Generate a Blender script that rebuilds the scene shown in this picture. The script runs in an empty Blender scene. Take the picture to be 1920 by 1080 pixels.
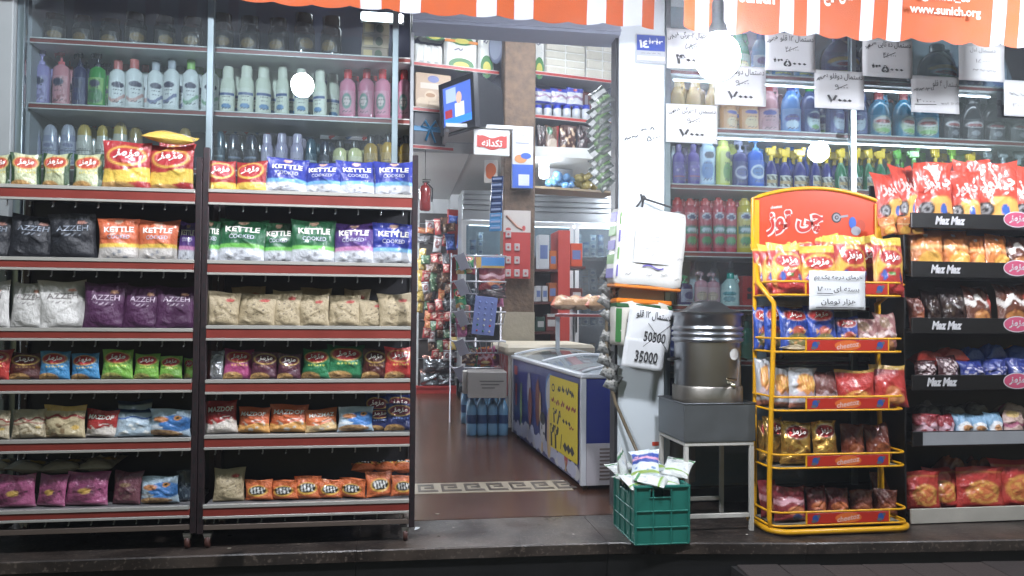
import bpy, bmesh, math, random
import numpy as np
from mathutils import Vector, Matrix, Euler
R = math.radians
rnd = random.Random(7)
SC = bpy.context.scene
COL = SC.collection

# ------------------------------------------------------------------ camera
F, HZ = 1450.0, 554.0            # focal length in photo pixels, optical centre row
CAM = Vector((0, 0, 1.12))
ROT = Matrix.Rotation(R(-8.5), 3, 'Z') @ Matrix.Rotation(R(90 + 1.5), 3, 'X') @ Matrix.Rotation(R(.42), 3, 'Z')
cam = bpy.data.cameras.new('camera')
cam.sensor_width = 36
cam.lens = F / 1920 * 36
cam.shift_y = (HZ - 540) / 1920
cam.clip_start, cam.clip_end = .05, 200
co = bpy.data.objects.new('camera', cam)
COL.objects.link(co)
co.matrix_world = Matrix.Translation(CAM) @ ROT.to_4x4()
SC.camera = co

# ------------------------------------------------------------------ night sky, exposure
W = bpy.data.worlds.new('World'); SC.world = W; W.use_nodes = True
nt = W.node_tree
sky = nt.nodes.new('ShaderNodeTexSky'); sky.sky_type = 'NISHITA'; sky.sun_disc = False
sky.sun_elevation = R(3); sky.sun_rotation = R(10)
nt.links.new(sky.outputs[0], nt.nodes['Background'].inputs[0])
nt.nodes['Background'].inputs[1].default_value = .085
SC.view_settings.view_transform = 'Standard'
SC.view_settings.look = 'None'
SC.view_settings.exposure = 1.08
SC.view_settings.gamma = 1
SC.view_settings.use_curve_mapping = False
SC.render.engine = 'CYCLES'
cy = SC.cycles
cy.use_denoising = True
cy.max_bounces = 7; cy.diffuse_bounces = 3; cy.glossy_bounces = 3; cy.transparent_max_bounces = 10
cy.transmission_bounces = 3
cy.caustics_reflective = False; cy.caustics_refractive = False
cy.sample_clamp_indirect = 4

BULB, TUBE = 210.0, 90.0          # radiance of the bare street bulbs and of the shop's tubes

def ray(u, v):
    return ROT @ Vector(((u - 960) / F, -(v - HZ) / F, -1))
def P(u, v, y):
    d = ray(u, v); return CAM + d * ((y - CAM.y) / d.y)
def PZ(u, v, z):
    d = ray(u, v); return CAM + d * ((z - CAM.z) / d.z)
def PX(u, v, x):
    d = ray(u, v); return CAM + d * ((x - CAM.x) / d.x)

# ------------------------------------------------------------------ colour, materials
def lin(h):
    if not isinstance(h, str): return tuple(h)
    c = [int(h[i:i + 2], 16) / 255 for i in (0, 2, 4)]
    return tuple(x / 12.92 if x <= .04045 else ((x + .055) / 1.055) ** 2.4 for x in c)
MC = {}
def mat(h, rough=.45, metal=0., var=.10, scale=6., bump=0., spec=.5, coat=0., name=None, bscale=None, trans=0.):
    k = (h, rough, metal, var, scale, bump, spec, coat, trans)
    if k in MC: return MC[k]
    m = bpy.data.materials.new(name or 'm_' + str(h)); m.use_nodes = True
    n = m.node_tree; b = n.nodes['Principled BSDF']
    c = lin(h)
    tc = n.nodes.new('ShaderNodeTexCoord')
    nz = n.nodes.new('ShaderNodeTexNoise'); nz.inputs['Scale'].default_value = scale; nz.inputs['Detail'].default_value = 5
    n.links.new(tc.outputs['Object'], nz.inputs['Vector'])
    mx = n.nodes.new('ShaderNodeMix'); mx.data_type = 'RGBA'
    mx.inputs[6].default_value = (*[x * (1 - var) for x in c], 1)
    mx.inputs[7].default_value = (*[min(1, x * (1 + var)) for x in c], 1)
    n.links.new(nz.outputs[0], mx.inputs[0]); n.links.new(mx.outputs[2], b.inputs['Base Color'])
    rr = n.nodes.new('ShaderNodeMapRange'); rr.inputs[3].default_value = max(.02, rough * .8); rr.inputs[4].default_value = min(1, rough * 1.25)
    n.links.new(nz.outputs[0], rr.inputs[0]); n.links.new(rr.outputs[0], b.inputs['Roughness'])
    b.inputs['Metallic'].default_value = metal
    b.inputs['Specular IOR Level'].default_value = spec
    b.inputs['Coat Weight'].default_value = coat
    b.inputs['Transmission Weight'].default_value = trans
    if bump:
        bp = n.nodes.new('ShaderNodeBump'); bp.inputs['Strength'].default_value = bump; bp.inputs['Distance'].default_value = .01
        n2 = n.nodes.new('ShaderNodeTexNoise'); n2.inputs['Scale'].default_value = bscale or scale * 4; n2.inputs['Detail'].default_value = 6
        n.links.new(tc.outputs['Object'], n2.inputs['Vector'])
        n.links.new(n2.outputs[0], bp.inputs['Height']); n.links.new(bp.outputs[0], b.inputs['Normal'])
    MC[k] = m
    return m
def print_mat(name, rough, metal=0., coat=.0):
    if name in MC: return MC[name]
    m = bpy.data.materials.new(name); m.use_nodes = True
    n = m.node_tree; b = n.nodes['Principled BSDF']
    a = n.nodes.new('ShaderNodeVertexColor'); a.layer_name = 'Col'
    n.links.new(a.outputs[0], b.inputs['Base Color'])
    b.inputs['Roughness'].default_value = rough; b.inputs['Metallic'].default_value = metal; b.inputs['Coat Weight'].default_value = coat
    tc = n.nodes.new('ShaderNodeTexCoord')
    n2 = n.nodes.new('ShaderNodeTexNoise'); n2.inputs['Scale'].default_value = 9; n2.inputs['Detail'].default_value = 4
    bp = n.nodes.new('ShaderNodeBump'); bp.inputs['Strength'].default_value = .4; bp.inputs['Distance'].default_value = .02
    n.links.new(tc.outputs['Object'], n2.inputs['Vector']); n.links.new(n2.outputs[0], bp.inputs['Height']); n.links.new(bp.outputs[0], b.inputs['Normal'])
    MC[name] = m
    return m
def emit(h, s, name='lamp_light'):
    m = bpy.data.materials.new(name); m.use_nodes = True
    n = m.node_tree; n.nodes.remove(n.nodes['Principled BSDF'])
    e = n.nodes.new('ShaderNodeEmission'); e.inputs[0].default_value = (*lin(h), 1); e.inputs[1].default_value = s
    n.links.new(e.outputs[0], n.nodes['Material Output'].inputs[0])
    return m
def glass_mat(name, tint='eef4f6', film=.03, refl=1.45, rough=.0):
    m = bpy.data.materials.new(name); m.use_nodes = True
    n = m.node_tree; n.nodes.remove(n.nodes['Principled BSDF'])
    t = n.nodes.new('ShaderNodeBsdfTransparent'); t.inputs[0].default_value = (*lin(tint), 1)
    g = n.nodes.new('ShaderNodeBsdfGlossy'); g.inputs['Roughness'].default_value = rough
    d = n.nodes.new('ShaderNodeBsdfDiffuse'); d.inputs[0].default_value = (.75, .78, .82, 1)
    fr = n.nodes.new('ShaderNodeFresnel'); fr.inputs[0].default_value = refl
    x1 = n.nodes.new('ShaderNodeMixShader'); x2 = n.nodes.new('ShaderNodeMixShader')
    n.links.new(fr.outputs[0], x1.inputs[0]); n.links.new(t.outputs[0], x1.inputs[1]); n.links.new(g.outputs[0], x1.inputs[2])
    tc = n.nodes.new('ShaderNodeTexCoord'); nz = n.nodes.new('ShaderNodeTexNoise'); nz.inputs['Scale'].default_value = 3.5; nz.inputs['Detail'].default_value = 6
    n.links.new(tc.outputs['Object'], nz.inputs['Vector'])
    mr = n.nodes.new('ShaderNodeMapRange'); mr.inputs[1].default_value = .3; mr.inputs[2].default_value = .75; mr.inputs[3].default_value = film * .4; mr.inputs[4].default_value = film * 1.8
    n.links.new(nz.outputs[0], mr.inputs[0]); n.links.new(mr.outputs[0], x2.inputs[0])
    n.links.new(x1.outputs[0], x2.inputs[1]); n.links.new(d.outputs[0], x2.inputs[2])
    n.links.new(x2.outputs[0], n.nodes['Material Output'].inputs[0])
    return m

# ------------------------------------------------------------------ mesh builder
class MB:
    def __init__(s): s.v, s.f, s.m, s.s = [], [], [], []
    def add(s, vs, fs, mi=0, sm=False):
        o = len(s.v); s.v += [tuple(x) for x in vs]
        for f in fs: s.f.append(tuple(i + o for i in f)); s.m.append(mi); s.s.append(sm)
        return s
    def box(s, a, b, mi=0, c=.0015, M=None):
        a, b = [min(p, q) for p, q in zip(a, b)], [max(p, q) for p, q in zip(a, b)]
        c = min(c, *[(q - p) * .3 for p, q in zip(a, b)])
        if c <= 0:
            vs = [(x, y, z) for x in (a[0], b[0]) for y in (a[1], b[1]) for z in (a[2], b[2])]
            fs = [(0, 1, 3, 2), (4, 6, 7, 5), (0, 4, 5, 1), (2, 3, 7, 6), (0, 2, 6, 4), (1, 5, 7, 3)]
        else:
            vs, ix, fs = [], {}, []
            for i in range(8):
                g = [(i >> 2) & 1, (i >> 1) & 1, i & 1]
                for ax in range(3):
                    p = []
                    for k in range(3):
                        e = b[k] if g[k] else a[k]
                        if k != ax: e += -c if g[k] else c
                        p.append(e)
                    ix[(i, ax)] = len(vs); vs.append(p)
            bit = (4, 2, 1)
            for ax in range(3):
                o1, o2 = [k for k in range(3) if k != ax]
                for side in (0, 1):
                    base = bit[ax] * side
                    fs.append(tuple(ix[(base + q, ax)] for q in (0, bit[o1], bit[o1] + bit[o2], bit[o2])))
                for p in (0, 1):
                    for q in (0, 1):
                        c0 = bit[o1] * p + bit[o2] * q; c1 = c0 + bit[ax]
                        fs.append((ix[(c0, o1)], ix[(c1, o1)], ix[(c1, o2)], ix[(c0, o2)]))
            for i in range(8): fs.append((ix[(i, 0)], ix[(i, 1)], ix[(i, 2)]))
        if M is not None: vs = [M @ Vector(x) for x in vs]
        return s.add(vs, fs, mi)
    def tube(s, pts, r, n=8, mi=0, closed=False):
        pts = [Vector(p) for p in pts]; N = len(pts); vs, fs = [], []
        up = Vector((.13, .21, .97))
        for i, p in enumerate(pts):
            a = pts[(i - 1) % N] if (closed or i) else p; b = pts[(i + 1) % N] if (closed or i < N - 1) else p
            t = (b - a).normalized(); x = t.cross(up)
            if x.length < .1: x = t.cross(Vector((1, 0, 0)))
            x.normalize(); y = t.cross(x)
            rr = r[i] if isinstance(r, (list, tuple)) else r
            for k in range(n):
                w = 2 * math.pi * k / n; vs.append(p + (x * math.cos(w) + y * math.sin(w)) * rr)
        for i in range(N if closed else N - 1):
            j = (i + 1) % N
            for k in range(n): fs.append((i * n + k, i * n + (k + 1) % n, j * n + (k + 1) % n, j * n + k))
        if not closed: fs += [tuple(range(n)), tuple(range((N - 1) * n, N * n))]
        return s.add(vs, fs, mi, True)
    def lathe(s, prof, n=20, c=(0, 0, 0), sx=1., sy=1., mi=0, a0=0., a1=None, axis='z'):
        full = a1 is None; a1 = 2 * math.pi if full else a1
        cols = n if full else n + 1; vs, fs = [], []
        for r, z in prof:
            for k in range(cols):
                w = a0 + (a1 - a0) * k / n
                p = (r * math.cos(w) * sx, r * math.sin(w) * sy, z)
                if axis == 'y': p = (p[0], p[2], p[1])
                if axis == 'x': p = (p[2], p[0], p[1])
                vs.append((c[0] + p[0], c[1] + p[1], c[2] + p[2]))
        for i in range(len(prof) - 1):
            for k in range(n):
                k2 = (k + 1) % cols
                fs.append((i * cols + k, i * cols + k2, (i + 1) * cols + k2, (i + 1) * cols + k))
        return s.add(vs, fs, mi, True)
    def prism(s, poly, y0, y1, mi=0, M=None):
        n = len(poly); vs = [(x, y0, z) for x, z in poly] + [(x, y1, z) for x, z in poly]
        fs = [tuple(range(n)), tuple(range(2 * n - 1, n - 1, -1))] + [(i, (i + 1) % n, n + (i + 1) % n, n + i) for i in range(n)]
        if M is not None: vs = [M @ Vector(x) for x in vs]
        return s.add(vs, fs, mi)
    def ell(s, cx, cz, rx, rz, y, n=24, mi=0):
        vs = [(cx + rx * math.cos(2 * math.pi * k / n), y, cz + rz * math.sin(2 * math.pi * k / n)) for k in range(n)]
        return s.add(vs, [tuple(range(n))], mi)
    def ribbon(s, pts, w, y, mi=0):
        vs, fs = [], []
        for i, (x, z) in enumerate(pts):
            a = pts[max(0, i - 1)]; b = pts[min(len(pts) - 1, i + 1)]
            dx, dz = b[0] - a[0], b[1] - a[1]; L = math.hypot(dx, dz) or 1
            vs += [(x - dz / L * w / 2, y, z + dx / L * w / 2), (x + dz / L * w / 2, y, z - dx / L * w / 2)]
        fs = [(2 * i, 2 * i + 1, 2 * i + 3, 2 * i + 2) for i in range(len(pts) - 1)]
        return s.add(vs, fs, mi)
    def mesh(s, name, mats):
        me = bpy.data.meshes.new(name); me.from_pydata(s.v, [], s.f)
        for m in (mats if isinstance(mats, (list, tuple)) else [mats]): me.materials.append(m)
        me.polygons.foreach_set('material_index', s.m); me.polygons.foreach_set('use_smooth', s.s)
        me.update(); return me
    def build(s, name, mats, parent=None, loc=None):
        return link(name, s.mesh(name, mats), parent, loc)
def link(name, me, parent=None, loc=None, rot=None, scale=None):
    o = bpy.data.objects.new(name, me); COL.objects.link(o)
    if parent: o.parent = parent
    if loc is not None: o.location = loc
    if rot is not None: o.rotation_euler = rot
    if scale is not None: o.scale = scale
    return o
LABELS = {}
def tag(o, label, cat, group=None, share=False):
    o['label'] = label; o['category'] = cat
    if group: o['group'] = group
    LABELS.setdefault(label, []).append(o.name)
    n = len(label.split())
    if n < 4 or n > 16: print('LABEL LENGTH', n, label)
    return o
def thing(name, label, cat, loc=(0, 0, 0), rot=(0, 0, 0), group=None):
    o = bpy.data.objects.new(name, None); COL.objects.link(o); o.empty_display_size = .1
    o.location = loc; o.rotation_euler = rot
    return tag(o, label, cat, group)
def struct(o, kind='structure'): o['kind'] = kind; return o
ORD = 'first second third fourth fifth sixth seventh eighth ninth tenth eleventh twelfth thirteenth fourteenth'.split()
NUM = 'zero one two three four five six seven eight nine ten eleven twelve thirteen fourteen'.split()

# ------------------------------------------------------------------ lettering
AR = {}
def _ar(ch, c, n): AR[ch] = [chr(c + i) for i in range(n)]
for ch, c, n in (('ا', 0xFE8D, 2), ('آ', 0xFE81, 2), ('ب', 0xFE8F, 4), ('پ', 0xFB56, 4), ('ت', 0xFE95, 4), ('ج', 0xFE9D, 4), ('چ', 0xFB7A, 4), ('ح', 0xFEA1, 4),
                 ('خ', 0xFEA5, 4), ('د', 0xFEA9, 2), ('ر', 0xFEAD, 2), ('ز', 0xFEAF, 2), ('س', 0xFEB1, 4), ('ش', 0xFEB5, 4), ('ط', 0xFEC1, 4), ('ف', 0xFED1, 4), ('ق', 0xFED5, 4),
                 ('ک', 0xFB8E, 4), ('گ', 0xFB92, 4), ('ل', 0xFEDD, 4), ('م', 0xFEE1, 4), ('ن', 0xFEE5, 4), ('و', 0xFEED, 2), ('ه', 0xFEE9, 4), ('ی', 0xFBFC, 4)): _ar(ch, c, n)
def shape(s):
    if not any(c in AR for c in s): return s
    out = []
    for w in s.split(' '):
        r = ''
        if any(c in AR for c in w):
            for i, c in enumerate(w):
                if c not in AR: r = c + r; continue
                f = AR[c]
                pj = i > 0 and len(AR.get(w[i - 1], '')) == 4
                nj = len(f) == 4 and i < len(w) - 1 and w[i + 1] in AR
                r = f[{(0, 0): 0, (1, 0): 1, (0, 1): 2, (1, 1): 3}[(int(pj), int(nj))]] + r
        else: r = w
        out.append(r)
    return ' '.join(out[::-1])
TC = {}
def text2d(s, bold=.012, shear=0.):
    k = (s, bold, shear)
    if k in TC: return TC[k]
    c = bpy.data.curves.new('lettering', 'FONT'); c.body = shape(s); c.size = 1; c.offset = bold; c.shear = shear; c.resolution_u = 2
    o = bpy.data.objects.new('lettering', c); COL.objects.link(o)
    me = bpy.data.meshes.new_from_object(o.evaluated_get(bpy.context.evaluated_depsgraph_get()))
    v = np.array([(p.co.x, p.co.y) for p in me.vertices]) if len(me.vertices) else np.zeros((1, 2))
    f = [tuple(p.vertices) for p in me.polygons]
    bpy.data.objects.remove(o); bpy.data.curves.remove(c); bpy.data.meshes.remove(me)
    lo, hi = v.min(0), v.max(0); sp = np.maximum(hi - lo, 1e-6)
    TC[k] = ((v - lo) / sp - .5, f, sp[0] / sp[1])
    return TC[k]
def put_text(mb, s, cx, cz, w, h=None, y=0., mi=0, bold=.012, shear=0., rot=0.):
    v, f, asp = text2d(s, bold, shear)
    h = h or w / asp
    ca, sa = math.cos(rot), math.sin(rot)
    mb.add([(cx + a * w * ca - b * h * sa, y, cz + a * w * sa + b * h * ca) for a, b in v], f, mi)
def scribble(mb, x0, z0, x1, z1, h, w, y, seed, mi=0, n=26):
    g = random.Random(seed); pts = []
    for i in range(n):
        t = i / (n - 1)
        pts.append((x0 + (x1 - x0) * t + g.uniform(-.3, .3) * h, z0 + (z1 - z0) * t + math.sin(i * 1.9 + seed) * h * .5 * g.uniform(.3, 1)))
    for a in range(0, n - 3, 7): mb.ribbon(pts[a:a + 6], w, y, mi)
INK = mat('1b1b1e', .6); INK_GREY = mat('77777c', .6)

# ------------------------------------------------------------------ bags
def bag_surf(u, v, k, front=True, wr=1.):
    g = np.random.RandomState(100 + k)
    u = np.asarray(u, float); v = np.asarray(v, float)
    c = 2 * u - 1
    e = 1 - .09 * np.sin(np.pi * np.clip(v, 0, 1)) ** .8 + .02 * g.randn() * v
    env = np.clip(v / .13, 0, 1) ** .5 * np.clip((1 - v) / .45, 0, 1) ** .72
    side = np.clip(1 - np.abs(c) ** 2.3, 0, 1) ** .6
    y = .5 * env * side
    h = np.zeros_like(u)
    for i in range(19):
        a = g.uniform(-.9, .9) if i < 12 else g.uniform(1.0, 2.2)
        px, pv = g.uniform(.1, .9), (g.uniform(.6, 1.) if i < 11 else g.uniform(.02, .6))
        d = (u - px) * math.cos(a) - (v - pv) * math.sin(a); l = (u - px) * math.sin(a) + (v - pv) * math.cos(a)
        wd = g.uniform(.02, .06); h += g.uniform(-.17, .16) * (np.exp(-(d / wd) ** 2) if i % 2 else np.exp(-np.abs(d) / wd)) * np.exp(-(l / g.uniform(.12, .32)) ** 2)
    h += .05 * np.sin(5.5 * u + 7 * v + g.uniform(0, 6)) + .03 * np.sin(13 * v - 6 * u + g.uniform(0, 6))
    y = y + h * wr * np.clip(side * 1.6, 0, 1) * np.clip(v / .08, 0, 1) * np.clip((1 - v) / .05, 0, 1)
    wob = .035 * np.sin(3.1 * c + g.uniform(0, 6)) * np.clip((v - .75) / .25, 0, 1)
    z = v + wob * .6 + .025 * c * c * np.clip((v - .8) / .2, 0, 1) - .012 * c * c * np.clip((.1 - v) / .1, 0, 1)
    sway = .18 * np.clip((v - .8) / .2, 0, 1) ** 2 * math.sin(k * 1.7) + wob * 2
    x = c * .5 * e + .02 * math.sin(k * 2.3) * v
    yy = (-y if front else y * .8) + sway
    return np.stack([x, yy, z], -1)
def sm(a, b, x): t = np.clip((x - a) / (b - a), 0, 1); return t * t * (3 - 2 * t)
def paint(ops, U, V):
    C = np.zeros(U.shape + (3,)); C[:] = lin(ops[0])
    for op in ops[1:]:
        k = op[0]
        if k == 'band': m = sm(op[1] - .012, op[1] + .012, V) * (1 - sm(op[2] - .012, op[2] + .012, V))
        elif k == 'wave': m = sm(op[1] - .01, op[1] + .01, V + op[4] * np.sin(U * op[5])) * (1 - sm(op[2] - .01, op[2] + .01, V + op[4] * np.sin(U * op[5])))
        elif k == 'vband': m = sm(op[1] - .02, op[1] + .02, U) * (1 - sm(op[2] - .02, op[2] + .02, U))
        elif k == 'ell': m = 1 - sm(.9, 1.1, np.sqrt(((U - op[1]) / op[3]) ** 2 + ((V - op[2]) / op[4]) ** 2))
        elif k == 'ring':
            d = np.sqrt(((U - op[1]) / op[3]) ** 2 + ((V - op[2]) / op[4]) ** 2); m = sm(.82, .9, d) * (1 - sm(1.0, 1.1, d))
        elif k == 'spk':      # printed speckles / picture-like blotches inside a box
            _, u0, v0, u1, v1, c, sc, th, sd = op; 
            q = np.sin(U * sc + sd) * np.sin(V * sc * 1.3 + sd * 2.1) + .6 * np.sin(U * sc * 2.3 + V * sc * 1.7 + sd * 3) + .5 * np.sin(V * sc * 2.9 - U * sc * 1.1 + sd)
            m = sm(th - .15, th + .15, q) * ((U > u0) & (U < u1) & (V > v0) & (V < v1)); op = op[:6]
            C = C * (1 - m[..., None]) + np.array(lin(c)) * m[..., None]; continue
        elif k == 'stripe':
            _, u0, v0, u1, v1, c, n, s = op
            m = (np.sin((U - u0) / (u1 - u0) * n * 6.283 + V * s) > 0) * ((U > u0) & (U < u1) & (V > v0) & (V < v1)) * 1.
            C = C * (1 - m[..., None]) + np.array(lin(c)) * m[..., None]; continue
        c = np.array(lin(op[3] if k in ('band', 'wave', 'vband') else op[5]))
        C = C * (1 - m[..., None]) + c * m[..., None]
    g_ = C @ np.array([.3, .55, .15])
    return C * .84 + g_[..., None] * .16 + .004
def grid_mesh(name, pf, ops, nu, nv, pb=None):
    us, vs = np.linspace(0, 1, nu + 1), np.linspace(0, 1, nv + 1)
    U, V = np.meshgrid(us, vs)
    A = pf(U, V).reshape(-1, 3); n1 = len(A)
    f = [(j * (nu + 1) + i, j * (nu + 1) + i + 1, (j + 1) * (nu + 1) + i + 1, (j + 1) * (nu + 1) + i) for j in range(nv) for i in range(nu)]
    Cc = paint(ops, U, V).reshape(-1, 3)
    if pb is not None:
        B = pb(U, V).reshape(-1, 3)
        f += [tuple(n1 + q for q in p[::-1]) for p in f]
        A = np.concatenate([A, B]); Cc = np.concatenate([Cc, Cc])
    me = bpy.data.meshes.new(name); me.from_pydata(A.tolist(), [], f)
    at = me.color_attributes.new('Col', 'FLOAT_COLOR', 'POINT')
    at.data.foreach_set('color', np.concatenate([Cc, np.ones((len(Cc), 1))], 1).astype(np.float32).ravel())
    me.polygons.foreach_set('use_smooth', [True] * len(f)); me.update()
    return me
D = {}
def design(key, desc, ops, txt=(), m='film'): D[key] = (desc, ops, txt, m)
BAGM = {'film': lambda: print_mat('bag_film', .2, 0, .35), 'matte': lambda: print_mat('bag_paper_film', .5), 'foil': lambda: print_mat('bag_foil', .24, .8)}
BC = {}
def bag_meshes(key, k):
    if (key, k) in BC: return BC[(key, k)]
    desc, ops, txt, m = D[key]
    me = grid_mesh('snack_bag', lambda U, V: bag_surf(U, V, k), ops, 26, 34, lambda U, V: bag_surf(U, V, k, False))
    me.materials.append(BAGM[m]())
    tm = None
    if txt:
        mb = MB(); mats = []
        for t in txt:
            s, cx, cz, w, h, c = t[:6]; bold = t[6] if len(t) > 6 else .02; sh = t[7] if len(t) > 7 else 0.
            cm = mat(c, .35)
            if cm not in mats: mats.append(cm)
            put_text(mb, s, cx, cz, w, h, 0, mats.index(cm), bold, sh, t[8] if len(t) > 8 else 0.)
        bm = bmesh.new(); tmp = mb.mesh('lettering', mats); bm.from_mesh(tmp)
        bmesh.ops.triangulate(bm, faces=bm.faces[:])
        for _ in range(2):
            es = [e for e in bm.edges if e.calc_length() > .09]
            if es: bmesh.ops.subdivide_edges(bm, edges=es, cuts=1); bmesh.ops.triangulate(bm, faces=bm.faces[:])
        co_ = np.array([(x.co.x, x.co.z) for x in bm.verts])
        pp = bag_surf(co_[:, 0], co_[:, 1], k)
        for x, q in zip(bm.verts, pp): x.co = (q[0], q[1] - .05, q[2])
        bm.to_mesh(tmp); bm.free(); tm = tmp
    BC[(key, k)] = (me, tm)
    return BC[(key, k)]
def bag(key, loc, w, h, t=None, rot=(0, 0, 0), k=None, name='snack_bag'):
    k = rnd.randrange(5) if k is None else k
    me, tm = bag_meshes(key, k)
    o = link(name, me, None, loc, rot, (w, t or .34 * w, h))
    if tm: link('lettering', tm, o)
    return o
def bag_row(entries, y, z, where, group, cat='snack bag', lean=-.09, t=None, name='snack_bag', jit=1.):
    """entries: (design, u0, u1, vtop, [dy], [vbottom], [extra]) standing on a shelf at height z with their middle at depth y"""
    cnt, tot = {}, {}
    for e in entries: tot[e[0]] = tot.get(e[0], 0) + 1
    for i, e in enumerate(entries):
        key, u0, u1, vt = e[:4]; dy = e[4] if len(e) > 4 else 0; yy = y + dy
        a, b = P(u0, vt, yy), P(u1, vt, yy); w = (b.x - a.x) * 1.05
        zz = z if len(e) < 6 or e[5] is None else P((u0 + u1) / 2, e[5], yy).z
        h = (a.z + b.z) / 2 - zz
        lie = len(e) > 6 and e[6] == 'lie'
        if lie:
            o = bag(key, ((a.x + b.x) / 2, yy - w * .35, zz + h * .45), w, w * .85, max(h * .95, .03), (R(-84 + rnd.uniform(-6, 6)), R(rnd.uniform(-4, 4)), R(rnd.uniform(-10, 10))), name=name)
        else:
            o = bag(key, ((a.x + b.x) / 2, yy, zz), w, h, t, (lean + R(rnd.uniform(-5, 4)) * jit, R(rnd.uniform(-3, 3)) * jit, R(rnd.uniform(-15, 15)) * jit), name=name)
        n = cnt[key] = cnt.get(key, 0) + 1
        if tot[key] == 1: lb = D[key][0] + ' on ' + where
        else: lb = D[key][0] + ', ' + ORD[n - 1] + ' of ' + NUM[tot[key]] + ' from left, ' + where
        tag(o, lb, cat, group)

# ------------------------------------------------------------------ bottles
SH = {
 'round': ([(0, 0), (.46, 0), (.5, .03), (.5, .66), (.46, .74), (.30, .80), (.22, .82)], [(.25, .82), (.25, .98), (.22, 1), (0, 1)], (.14, .58)),
 'dome': ([(0, 0), (.43, 0), (.48, .05), (.5, .3), (.48, .6), (.43, .74)], [(.44, .74), (.41, .86), (.28, .96), (.12, 1), (0, 1)], (.15, .6)),
 'pump': ([(0, 0), (.46, 0), (.5, .03), (.5, .62), (.45, .7), (.22, .75)], [(.2, .75), (.2, .80), (.07, .81), (.07, .90), (.2, .91), (.2, 1), (0, 1)], (.1, .55)),
 'slim': ([(0, 0), (.44, 0), (.5, .04), (.5, .60), (.43, .72), (.35, .77)], [(.37, .77), (.34, .96), (.28, 1), (0, 1)], (.12, .55)),
 'jug': ([(0, 0), (.46, 0), (.5, .04), (.5, .50), (.44, .66), (.22, .82)], [(.2, .82), (.2, .97), (.17, 1), (0, 1)], (.08, .48)),
 'spray': ([(0, 0), (.42, 0), (.47, .03), (.47, .40), (.36, .54), (.15, .66)], [(.16, .66), (.16, .74), (0, .74)], (.06, .34)),
 'dish': ([(0, 0), (.45, 0), (.5, .03), (.5, .76), (.46, .83), (.34, .87)], [(.36, .87), (.36, .95), (.24, .96), (.2, 1), (0, 1)], (.1, .74)),
 'jar': ([(0, 0), (.47, 0), (.5, .04), (.5, .66), (.38, .78)], [(.42, .78), (.42, .99), (0, 1)], (.15, .55)),
 'tub': ([(0, 0), (.42, 0), (.5, .9)], [(.53, .9), (.53, 1), (0, 1)], (.15, .75)),
}
BO = {}
def bottle_meshes(shape_, body, cap, ops):
    key = (shape_, body, cap, str(ops))
    if key in BO: return BO[key]
    pb, pc, (l0, l1) = SH[shape_]
    mb = MB().lathe(pb, 20)
    if shape_ == 'jug':
        mb.tube([(.30, -.0, .68), (.42, -.0, .78), (.36, 0, .88), (.14, 0, .86)], .075, 7)
    mc = MB().lathe(pc, 16)
    if shape_ == 'pump': mc.tube([(0, 0, .97), (-.34, 0, .96), (-.42, 0, .92)], .055, 6)
    if shape_ == 'spray':
        mc.box((-.30, -.16, .78), (.34, .16, .95), c=.03).box((-.44, -.1, .84), (-.28, .1, .94), c=.02).box((-.1, -.12, .72), (.14, .12, .8), c=.02)
        mc.box((-.30, -.08, .60), (-.20, .08, .80), c=.03, M=Matrix.Rotation(.25, 4, 'Y'))
        mc.box((.1, -.12, .93), (.4, .12, 1.0), c=.03)
    bm_ = mb.mesh('bottle', mat(body, .16, coat=.4, var=.04)); cm_ = mc.mesh('cap', mat(cap, .25, var=.04))
    lm = None
    if ops:
        zs = [p[1] for p in pb]; rs = [p[0] for p in pb]
        def pf(U, V):
            z = l0 + (l1 - l0) * V; r = np.interp(z, zs[1:], rs[1:]) + .012; w = np.radians(-90 + (U - .5) * 130)
            return np.stack([r * np.cos(w), r * np.sin(w), z], -1)
        lm = grid_mesh('label', pf, tuple(ops) + (('stripe', .30, .60, .72, .64, '3a3c44', 5, 3), ('spk', .26, .06, .76, .16, '4a4a50', 40, .2, 2), ('spk', .3, .42, .7, .47, '50505a', 36, .1, 5)), 20, 24); lm.materials.append(print_mat('bottle_label', .3))
    BO[key] = (bm_, cm_, lm)
    return BO[key]
def bottle(spec, loc, w, h, d=None, rz=0., name='bottle'):
    desc, shp, body, cap, ops = spec
    a, b, c = bottle_meshes(shp, body, cap, ops)
    o = link(name, a, None, loc, (0, 0, rz), (w, d or w * .75, h))
    link('lid' if shp in ('jar', 'tub') else ('trigger_head' if shp == 'spray' else 'cap'), b, o)
    if c: link('label', c, o)
    return o
BT = {}
def bt(key, desc, shp, body, cap, ops=None): BT[key] = (desc, shp, body, cap, ops)
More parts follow.
